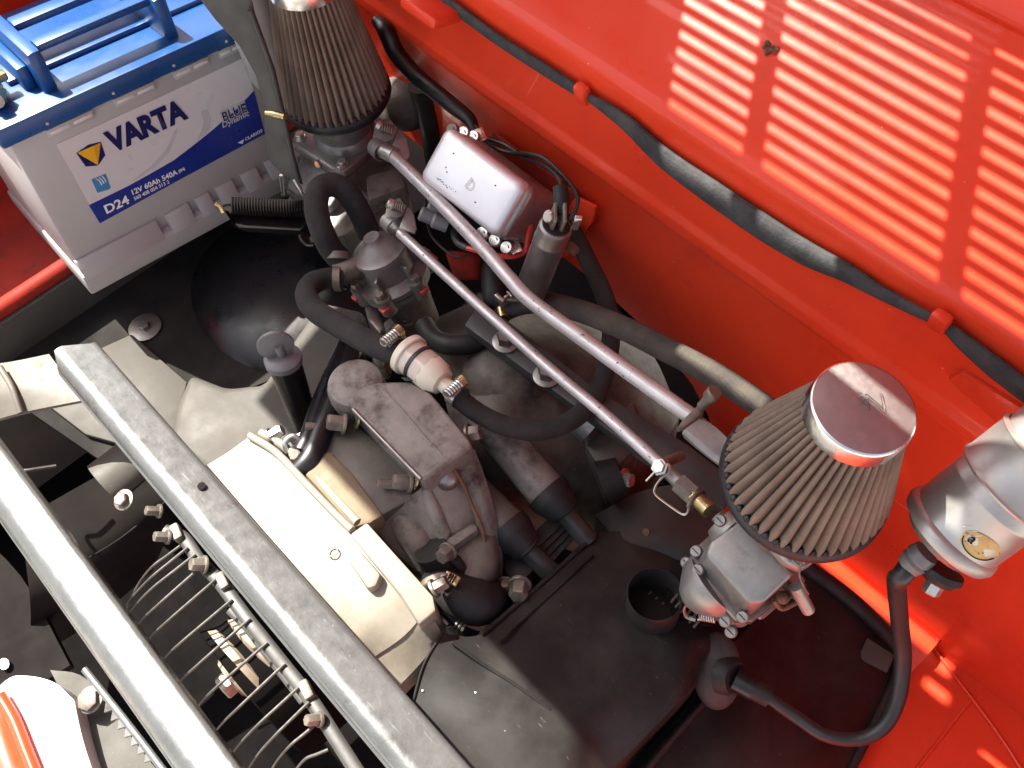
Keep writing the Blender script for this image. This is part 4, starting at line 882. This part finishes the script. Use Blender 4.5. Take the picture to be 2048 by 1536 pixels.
# ------------------------------------------------------------------ hoses
def clampon(o, c, axis, r, sd):
    c = Vector(c); a = Vector(axis).normalized(); d = (Vector(sd) - a * Vector(sd).dot(a)).normalized(); e = d.cross(a)
    MB().lathe(c - a * .0045, a, [(0, r), (.0001, r + .001), (.0089, r + .001), (.009, r)], 28, False).build('clamp_band', 'zinc', o)
    p = c + d * (r + .0035)
    MB().coil(p - e * .013, p + e * .003, .0036, .0013, 6, 6).build('worm_thread', 'zinc', o)
    MB().cyl(p - e * .013, p + e * .004, .0032).build('worm_core', 'bolt', o)
    MB().lathe(p + e * .003, e, [(0, .0058), (.005, .0062), (.006, .0052)], 16).build('screw_head', 'brass', o)
    for t in (0, 1): MB().box(p + e * .0092, (.0075, .0012, .0006), [d if t else a, a if t else d, e]).build('cross_slot', 'blackprint', o)
def hose(pts, r, m, label, name='fuel_hose', cat='hose', group=None, seg=16, sub=None):
    b = MB(); b.tube(pts, r, seg=seg)
    if sub is None: return tag(b.build(name, m), label, cat, group)
    o = thing(name, pts[0], label, cat, group); b.build('hose_tube', m, o); return o
hg = hose([H(686, 556, -.030), H(652, 558, -.026), H(624, 568, -.018), H(613, 592, -.010), H(632, 622, .0), H(680, 652, .012), H(740, 686, .024), H(782, 702, .030), H(806, 706, .030)], .0112, 'hose', 'black braided fuel hose bending back from the fuel pump down to the white fuel filter', sub=1)
clampon(hg, H(790, 690, .032), fx, .0110, -CZ - CY * .5 + CX * .2)
hose([H(682, 520, -.028), H(660, 495, -.015), H(640, 450, .010), H(632, 410, .022), H(640, 378, .026), H(668, 370, .022), H(698, 390, .010), H(722, 430, -.012), H(738, 468, -.035)], .0122, 'hose', 'black braided fuel hose looping up in an arch above the fuel pump')
hl = hose([H(912, 792, .026), H(950, 822, .018), H(1000, 848, .010), H(1060, 862, .0), H(1110, 856, -.005), H(1158, 830, -.012), H(1195, 785, -.02), H(1216, 720, -.02), H(1222, 650, -.01), H(1208, 590, .0), H(1180, 530, .0), H(1155, 480, .0), H(1130, 440, .0)], .0088, 'hose', 'long black braided hose looping from the fuel filter up to the red wall', sub=1)
clampon(hl, H(914, 790, .030), fx, .0098, -CZ - CY * .5 + CX * .2)
hose([H(985, 640, -.05), H(1020, 616, -.03), H(1080, 605, -.01), H(1160, 622, .02), H(1250, 658, .045), H(1330, 698, .06), H(1420, 745, .072), H(1500, 795, .078), H(1560, 840, .08), H(1620, 890, .07)], [.0105, .0105, .0105, .0095], 'oldhose', 'dusty cloth covered hose running along the red wall to behind the right air filter', 'breather_hose')
hose([H(975, 480, -.02), H(985, 530, -.025), H(990, 590, -.03), H(1000, 605, -.035)], .0125, 'rubber', 'short black rubber hose dropping behind the kinked rod to a spring clip', 'rubber_hose')
for (px, py, z, ax_) in ((676, 512, -.022, CY), (676, 557, -.029, CX)):
    MB().lathe(H(px, py, z) - ax_ * .004, ax_, [(0, .0118), (.0004, .0130), (.0075, .0130), (.008, .0118)], 22, False).build('crimp_ring', 'bolt', fp)
sc_ = thing('spring_clip', H(1000, 605, -.02), 'small steel spring clip with a screw on the short black rubber hose', 'clip')
MB().ring(H(1000, 606, -.03), (0, -.3, 1), .013, .0015, 24, 6).build('clip_ring', 'zinc', sc_)
MB().box(H(1000, 600, -.012), (.012, .004, .010), None, .001).build('clip_ear', 'zinc', sc_)
MB().box(H(1014, 598, -.012), (.003, .006, .012), None, .001).build('clip_ear', 'zinc', sc_)
MB().cyl(H(1014, 600, -.010), H(1040, 602, -.010), .0018).build('clip_screw', 'bolt', sc_)
MB().tube([H(1004, 620, -.03), H(1008, 638, -.03)], .007).build('brass_union', 'brass', sc_)
hose([H(848, 650, -.06), H(868, 678, -.055), H(905, 690, -.05), H(950, 685, -.05), H(985, 668, -.055)], .0105, 'rubber', 'short dark rubber hose in shadow between the fuel pump and the steel strap', 'rubber_hose')
he = hose([H(872, 1150, -.04), H(892, 1176, -.035), H(925, 1196, -.035), H(958, 1205, -.045), H(985, 1200, -.07)], [.014, .018, .020, .018], 'rubber', 'fat black rubber elbow hose with a brass clamp beside the cream housing', 'elbow_hose', sub=1)
MB().lathe(H(880, 1166, -.028), (.5, -.3, .1), [(0, .017), (.001, .018), (.006, .018), (.007, .017)], 24, False).build('clamp_band', 'bolt', he)
MB().lathe(H(886, 1160, -.012), (.8, .4, .2), [(0, .0065), (.003, .0065)], 14).build('clamp_screw', 'zinc', he)
MB().box(H(903, 1158, -.010), (.014, .009, .004), [V(1, .3, .1), V(-.3, 1, 0), V(0, 0, 1)], .001).build('clamp_housing', 'brass', he)
for k in range(3): MB().box(H(898 + 5 * k, 1154 + 2.4 * k, -.0075), (.0012, .007, .001), [V(1, .3, .1), V(-.3, 1, 0), V(0, 0, 1)]).build('clamp_slot', 'blackprint', he)
MB().tube([H(878, 1200, -.045), H(900, 1230, -.05), H(925, 1252, -.055)], .009).build('hose_tail', 'gloss', he)
MB().coil(H(905, 1238, -.045), H(925, 1250, -.05), .008, .0014, 3).build('tail_spring', 'alu', he)

# ------------------------------------------------------------------ wiring
tag(MB().tube([AY(752, 40, .44), AY(772, 62, .438), AY(792, 105, .436), AY(830, 150, .434), AY(870, 183, .434), AY(910, 215, .434), AY(938, 238, .434), AY(950, 262, .43)], [.006, .0095, .0095, .009, .0085, .008, .007, .005], seg=14).build('wiring_harness', 'gloss'), 'thick black taped wiring harness hanging down the red wall above the white box', 'wiring')
tag(MB().tube([AY(842, 170, .45), AY(852, 210, .45), AY(862, 260, .449), AY(868, 330, .449)], [.015, .013, .012, .010], seg=12).build('dark_hose', 'rubber'), 'dark hose hanging in shadow behind the left carburettor and white box', 'hose')
def wire(pts, r, m, label): return tag(MB().tube(pts, r, seg=8).build('wire', m), label, 'wire')
wire([AY(948, 255, .428), AY(946, 268, .424), AY(938, 276, .42)], .0022, 'wire', 'short black wire end entering the top of the white box')
wire([AY(950, 250, .43), AY(975, 285, .428), AY(1000, 300, .428), AY(1025, 306, .43), AY(1060, 308, .43), AY(1090, 318, .43), AY(1120, 345, .428), AY(1148, 378, .425), AY(1155, 405, .42), AY(1143, 438, .41)], .0022, 'wire', 'black wire looping in a wide arc over the white box to the small silver can')
wire([AY(976, 278, .432), AY(1010, 290, .432), AY(1045, 312, .432), AY(1090, 332, .43), AY(1118, 358, .42), AY(1123, 380, .41)], .0024, 'wire', 'thinner black wire crossing behind the first one to a rubber terminal cap')
wire([H(934, 496, .012), H(960, 503, .016), H(1000, 512, .02), H(1030, 512, .02), H(1050, 500, .022), H(1056, 470, .03), H(1062, 450, .035)], .0028, 'rwire', 'red wire running under the white box to the small silver can')
wire([H(934, 496, .012), H(915, 485, .01), H(908, 465, .01), H(915, 448, .01)], .0034, 'brk', 'grey wire sleeve joining the red wire behind the kinked rod')
wire([H(850, 380, .03), H(852, 430, .01), H(862, 470, .0), H(890, 500, .0), H(915, 514, .0), H(938, 508, .0)], .0014, 'wire', 'thin dark wire hanging in a loop left of the white box')
cab2 = []
for k, (pp, r) in enumerate(((((694, 690), (668, 745), (640, 815), (622, 870), (604, 905)), .0095), (((712, 672), (702, 730), (668, 800), (645, 860), (622, 915), (596, 945)), .0105))):
    tag(MB().tube([H(*p, z) for p, z in zip(pp, (-.05, -.03, -.01, .004, .004, .0))], r, seg=14).build('black_cable', 'gloss'), ('slimmer outer' if k == 0 else 'fatter inner') + ' black cable of the pair between the dipstick and the engine block', 'cable', 'black cables beside the dipstick')
# dipstick
dk0 = H(566, 718, .012); dk1 = H(618, 865, -.10)
dk = thing('dipstick', dk1, 'grey plastic dipstick handle on a black tube beside the dark dome', 'dipstick')
dax = (dk0 - dk1).normalized()
MB().cyl(dk1, dk0, .0125, .0155).build('guide_tube', 'gloss', dk)
MB().lathe(dk0 - dax * .004, dax, [(0, .0172), (.006, .0172), (.008, .0150), (.009, .006)], 28).build('cap', 'greyplastic', dk)
MB().cyl(dk0, dk0 + dax * .018, .004).build('stem', 'greyplastic', dk)
MB().lathe(dk0 + dax * .016 - CX * .003 - CY * .002, (CX * .25 + CY * .75 - CZ * .65), [(-.002, .0150), (-.0015, .0165), (.0015, .0165), (.002, .0150)], 28).build('finger_disc', 'greyplastic', dk)

# ------------------------------------------------------------------ left tins, dome, bracket
lt = thing('engine_tray', H(350, 800, -.16), 'black painted sheet steel engine tray left of the engine, grey where the sun falls', 'tray')
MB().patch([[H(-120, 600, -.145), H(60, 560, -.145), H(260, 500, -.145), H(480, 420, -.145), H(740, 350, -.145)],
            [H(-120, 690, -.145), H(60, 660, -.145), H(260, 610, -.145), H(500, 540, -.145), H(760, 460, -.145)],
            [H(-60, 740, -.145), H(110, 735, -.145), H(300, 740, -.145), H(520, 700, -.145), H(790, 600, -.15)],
            [H(215, 930, -.148), H(280, 890, -.146), H(370, 840, -.145), H(540, 760, -.145), H(800, 690, -.16)]], 4, .012).build('tray_floor', 'trayshade', lt)
b = MB(); b.prism([H(*p, -.138) for p in [(40, 768), (263, 668), (374, 764), (345, 880), (300, 905), (170, 868)]], V(0, 0, -.006), .0015); b.build('sunlit_strip', 'tin', lt)  # plate shaped as the sunlit patch, sunlight put into its paler colour
MB().hexb(H(290, 655, -.143), (0, 0, 1), .0065, .006, 2.9).build('hex_bolt', 'capac', lt)
b = MB(); b.prism([H(*p, -.103) for p in [(378, 744), (452, 772), (525, 765), (640, 600), (730, 620), (700, 790), (610, 880), (545, 915), (430, 955), (335, 884), (352, 805)]], V(0, 0, -.045), .009, 3); b.build('raised_duct', 'tin', lt)  # outline and paler tin partly follow the sunlit patch on the tray
MB().tube([H(325, 880, -.115), H(270, 930, -.118), H(215, 975, -.12)], [.026, .028, .029], seg=20).build('folded_channel', 'tin', lt)
MB().patch([[H(40, 1040, -.10), H(180, 960, -.10), H(330, 880, -.10)], [H(60, 1200, -.13), H(200, 1120, -.13), H(330, 1020, -.13)], [H(60, 1300, -.20), H(170, 1230, -.20), H(290, 1130, -.20)]], 4, .02).build('lower_panel', 'floor', lt)
MB().hexb(H(248, 1000, -.092), (0, -.3, 1), .007, .006, 1.5).build('hex_bolt', 'bolt', lt)
MB().tube([H(150, 1132, -.118), H(240, 1078, -.115), H(330, 1005, -.11)], .0014, seg=6).build('seam_line', 'blackprint', lt)
dm = tag(MB().ball(H(572, 600, -.160), .105, (1.25, 1.0, .42), 40).build('black_dome', 'gloss'), 'glossy black domed cover bulging from the tray under the fuel pump', 'cover')
sb = thing('side_bracket', H(60, 770, -.05), 'beige dusty steel bracket panel at the left edge lit by the sun', 'bracket')
MB().patch([[H(-40, 732, -.025), H(30, 722, -.02), H(98, 708, -.02)], [H(-40, 790, -.030), H(40, 775, -.02), H(130, 752, -.02)], [H(-40, 850, -.045), H(40, 826, -.03), H(168, 800, -.022)]], 4, .004).build('bracket_plate', 'beige', sb)
MB().tube([H(0, 735, -.014), H(24, 775, -.016), H(42, 826, -.025)], .003).build('fold_line', 'beige', sb)
MB().tube([H(112, 932, -.05), H(60, 940, -.04), H(32, 946, -.038), H(45, 975, -.04), H(84, 1034, -.05)], .0018, seg=6).build('sheet_edge', 'steelwire', sb)

# hinge bracket between battery and air filter, with spring
hb = thing('hinge_arm', D(570, 340, 1.02), 'dark grey steel hinge arm standing between the battery and the left air filter', 'hinge arm')
MB().prism([D(385, -20, .86), D(430, 40, .875), D(478, 92, .89), D(510, 150, .91), D(524, 200, .93), D(538, 322, .975), D(566, 352, .985), D(598, 366, .99), D(582, 310, .965), D(560, 215, .93), D(540, 130, .90), D(500, 20, .865), D(488, -30, .85)], V(.003, .003, -.004), .0015).build('arm_plate', 'brk', hb)
MB().tube([D(500, 20, .86), D(540, 130, .895), D(562, 215, .925), D(584, 310, .96), D(598, 362, .985)], .0028).build('arm_edge', 'brk', hb)
MB().tube([D(532, 226, .90), D(550, 229, .897), D(570, 234, .894)], [.0026, .0036, .0034], seg=10).build('brass_pin', 'brass', hb)
MB().tube([D(588, 358, .985), D(600, 378, .99), D(612, 400, 1.0)], .0022).build('hinge_pin', 'zinc', hb)
MB().tube([D(562, 350, 1.0), D(566, 390, 1.02)], .002).build('hinge_pin', 'zinc', hb)
cn = tag(MB().lathe(D(543, 110, .985) + V(0, 0, -.03), (0, 0, 1), [(0, .026), (.010, .030), (.09, .031), (.095, .027), (.14, .026)], 28).build('grey_canister', 'greycan'), 'pale grey metal canister half hidden behind the left air filter', 'canister')
sp = thing('spring_latch', D(520, 425, 1.0), 'dark coil spring in a steel channel with a bright tip below the battery', 'spring')
MB().coil(D(462, 412, .99), D(610, 418, 1.0), .0085, .0014, 26).build('coil_spring', 'floor', sp)
MB().prism([D(446, 418, .985), D(470, 455, .99), D(600, 462, 1.0), D(620, 440, 1.0), D(600, 425, 1.01), D(470, 428, 1.0)], V(0, .01, -.016), .003).build('spring_channel', 'floor', sp)
MB().tube([D(430, 408, .975), D(440, 414, .978), D(446, 424, .982)], .0036, flat=.6).build('bright_tip', 'brass', sp)
MB().tube([D(446, 412, .985), D(460, 410, .988), D(472, 416, .99)], .0014).build('spring_hook', 'brk', sp)

# ------------------------------------------------------------------ fan grille, pulley, lower left panels
def Z8(x, y): return (x * .3815, 950 + y * .3815)
fg = thing('fan_guard', H(420, 1250, -.10), 'wire fan guard of thin curved bars between the two silver bars', 'fan guard')
tops = [(945, 372), (985, 380), (1025, 415), (1033, 500), (1140, 540), (1218, 652), (1312, 752), (1402, 878), (1495, 988), (1578, 1102), (1620, 1190), (1665, 1300), (1720, 1440)]
mids = [(800, 480), (790, 540), (795, 597), (830, 680), (872, 772), (945, 882), (1032, 1000), (1135, 1112), (1246, 1224), (1350, 1312), (1440, 1368), (1520, 1420), (1600, 1490)]
bots = [(690, 640), (612, 752), (636, 790), (680, 842), (742, 918), (820, 1022), (905, 1138), (998, 1272), (1092, 1398), (1172, 1525), (1290, 1560), (1400, 1590), (1500, 1640)]
for t_, m_, b_ in zip(tops, mids, bots):
    t_ = Vector(t_); m_ = Vector(m_); b_ = Vector(b_); e_ = b_ + (b_ - m_) * .35 + Vector((4, 22))
    k1 = m_.lerp(b_, .5) + Vector((-7, -6))
    MB().tube([H(*Z8(*t_), .004), H(*Z8(*t_.lerp(m_, .5)), .0035), H(*Z8(*m_), .002), H(*Z8(*k1), -.012), H(*Z8(*b_), -.034), H(*Z8(*e_), -.065)], [.0013, .0013, .0012, .0010, .0009, .0008], seg=7, n=6).build('guard_wire', 'steelwire', fg)
MB().tube([H(*Z8(*p), .000) for p in [(860, 290), (960, 330), (1045, 450), (1150, 560), (1300, 760), (1490, 1000), (1630, 1180), (1760, 1380), (1900, 1600)]], .0055, flat=.45, up=(0, 0, 1)).build('guard_strip', 'brk', fg)
MB().tube([H(*Z8(*p), -.012) for p in [(1210, 700), (1300, 790), (1400, 920), (1500, 1050), (1600, 1180)]], .005, flat=.4, up=(0, 0, 1)).build('guard_strip', 'brk', fg)
for x, y, r in ((885, 325, .0048), (1075, 470, .0058), (1680, 1280, .0046), (840, 190, .0046)):
    MB().hexb(H(*Z8(x, y), .004), (-.3, -.6, .6), r, .010, 1.3).build('hex_bolt', 'bolt', fg)
for x, y in ((930, 305), (1170, 560), (1610, 1130)):
    MB().box(H(*Z8(x, y), .002), (.016, .008, .010), [V(1, -.2, .1), V(.2, 1, 0), V(-.1, 0, 1)], .002).build('guard_tab', 'bolt', fg)
fn = thing('fan_pulley', H(500, 1310, -.10), 'worn pulley with stepped discs glimpsed inside the dark fan opening', 'pulley')
pc = H(500, 1330, -.105)
MB().lathe(pc, (0.05, -1, 0.0), [(-.018, .02), (-.017, .046), (-.012, .048), (-.006, .036), (.000, .048), (.006, .050), (.007, .030), (.019, .02)], 40).build('pulley_wheel', 'pulley', fn)
MB().hexb(pc + V(0, -.018, 0), (0, -1, 0), .012, .01).build('hex_bolt', 'bolt', fn)
ff_ = thing('fan_drum', H(430, 1330, -.2), 'dark fan drum deep inside the opening between the two silver bars', 'fan')
MB().lathe(V(pc.x, -.07, pc.z - .04), (0, 1, 0), [(0, .075), (.002, .083), (.05, .083), (.052, .03)], 48, False).build('fan_rim', 'deepshade', ff_)
bl = thing('corner_panel', H(80, 1480, -.06), 'smooth curved tin panel burnt out by the sun in the bottom left corner', 'panel')
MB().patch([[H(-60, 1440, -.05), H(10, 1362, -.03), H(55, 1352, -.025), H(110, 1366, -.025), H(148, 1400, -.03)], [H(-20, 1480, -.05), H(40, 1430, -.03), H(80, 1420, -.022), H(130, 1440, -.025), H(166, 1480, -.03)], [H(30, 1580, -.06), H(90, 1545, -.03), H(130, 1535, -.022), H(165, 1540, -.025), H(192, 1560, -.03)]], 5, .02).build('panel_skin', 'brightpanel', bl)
MB().hexb(H(181, 1400, -.035), (0, -.2, 1), .009, .005, 1.2).build('hex_bolt', 'bolt', bl)
MB().patch([[H(100, 1340, -.05), H(160, 1350, -.05), H(220, 1400, -.05)], [H(150, 1440, -.05), H(190, 1440, -.05), H(260, 1470, -.05)], [H(190, 1560, -.05), H(260, 1560, -.05), H(330, 1560, -.05)]], 4, .01).build('shadowed_flange', 'tin', bl)
b = MB(); b.tube([H(168, 1338, -.02), H(200, 1378, -.02), H(262, 1456, -.02), H(330, 1545, -.02)], .0028, flat=.5, up=(0, 0, 1)); b.build('chrome_trim', 'barpaint', bl)
for k in range(7):
    t = k / 6; MB().prism([H(212 + 80 * t, 1400 + 100 * t, -.025), H(228 + 80 * t, 1418 + 100 * t, -.025), H(208 + 80 * t, 1425 + 100 * t, -.03)], V(0, 0, -.003)).build('trim_tooth', 'alu', bl)
ap = thing('rear_apron', H(10, 1500, -.05), 'orange red painted rear apron edge in the extreme bottom left corner', 'body panel')
MB().patch([[H(-80, 1390, -.03), H(-20, 1395, -.03), H(0, 1400, -.03)], [H(-80, 1470, -.03), H(-10, 1470, -.025), H(30, 1460, -.03)], [H(-40, 1600, -.03), H(30, 1590, -.025), H(78, 1575, -.03)]], 4, .03).build('apron_skin', 'red', ap)
MB().tube([H(0, 1392, -.024), H(28, 1440, -.024), H(52, 1500, -.024), H(80, 1570, -.024)], .005).build('rolled_edge', 'red', ap)
tag(MB().patch([[H(-80, 1040, -.16), H(40, 1150, -.16), H(140, 1330, -.16)], [H(-120, 1200, -.16), H(-20, 1290, -.16), H(60, 1380, -.16)], [H(-150, 1300, -.16), H(-80, 1360, -.16), H(-20, 1420, -.16)]], 4, .01).build('splash_panel', 'floor'), 'dark tin splash panel left of the outer silver bar', 'panel')
MB().ball(H(8, 1328, -.155), .005, (1.3, 1, .3), 10).build('light_spot', 'wprint', bpy.data.objects['splash_panel'])  # white blob stands in for light coming through a hole
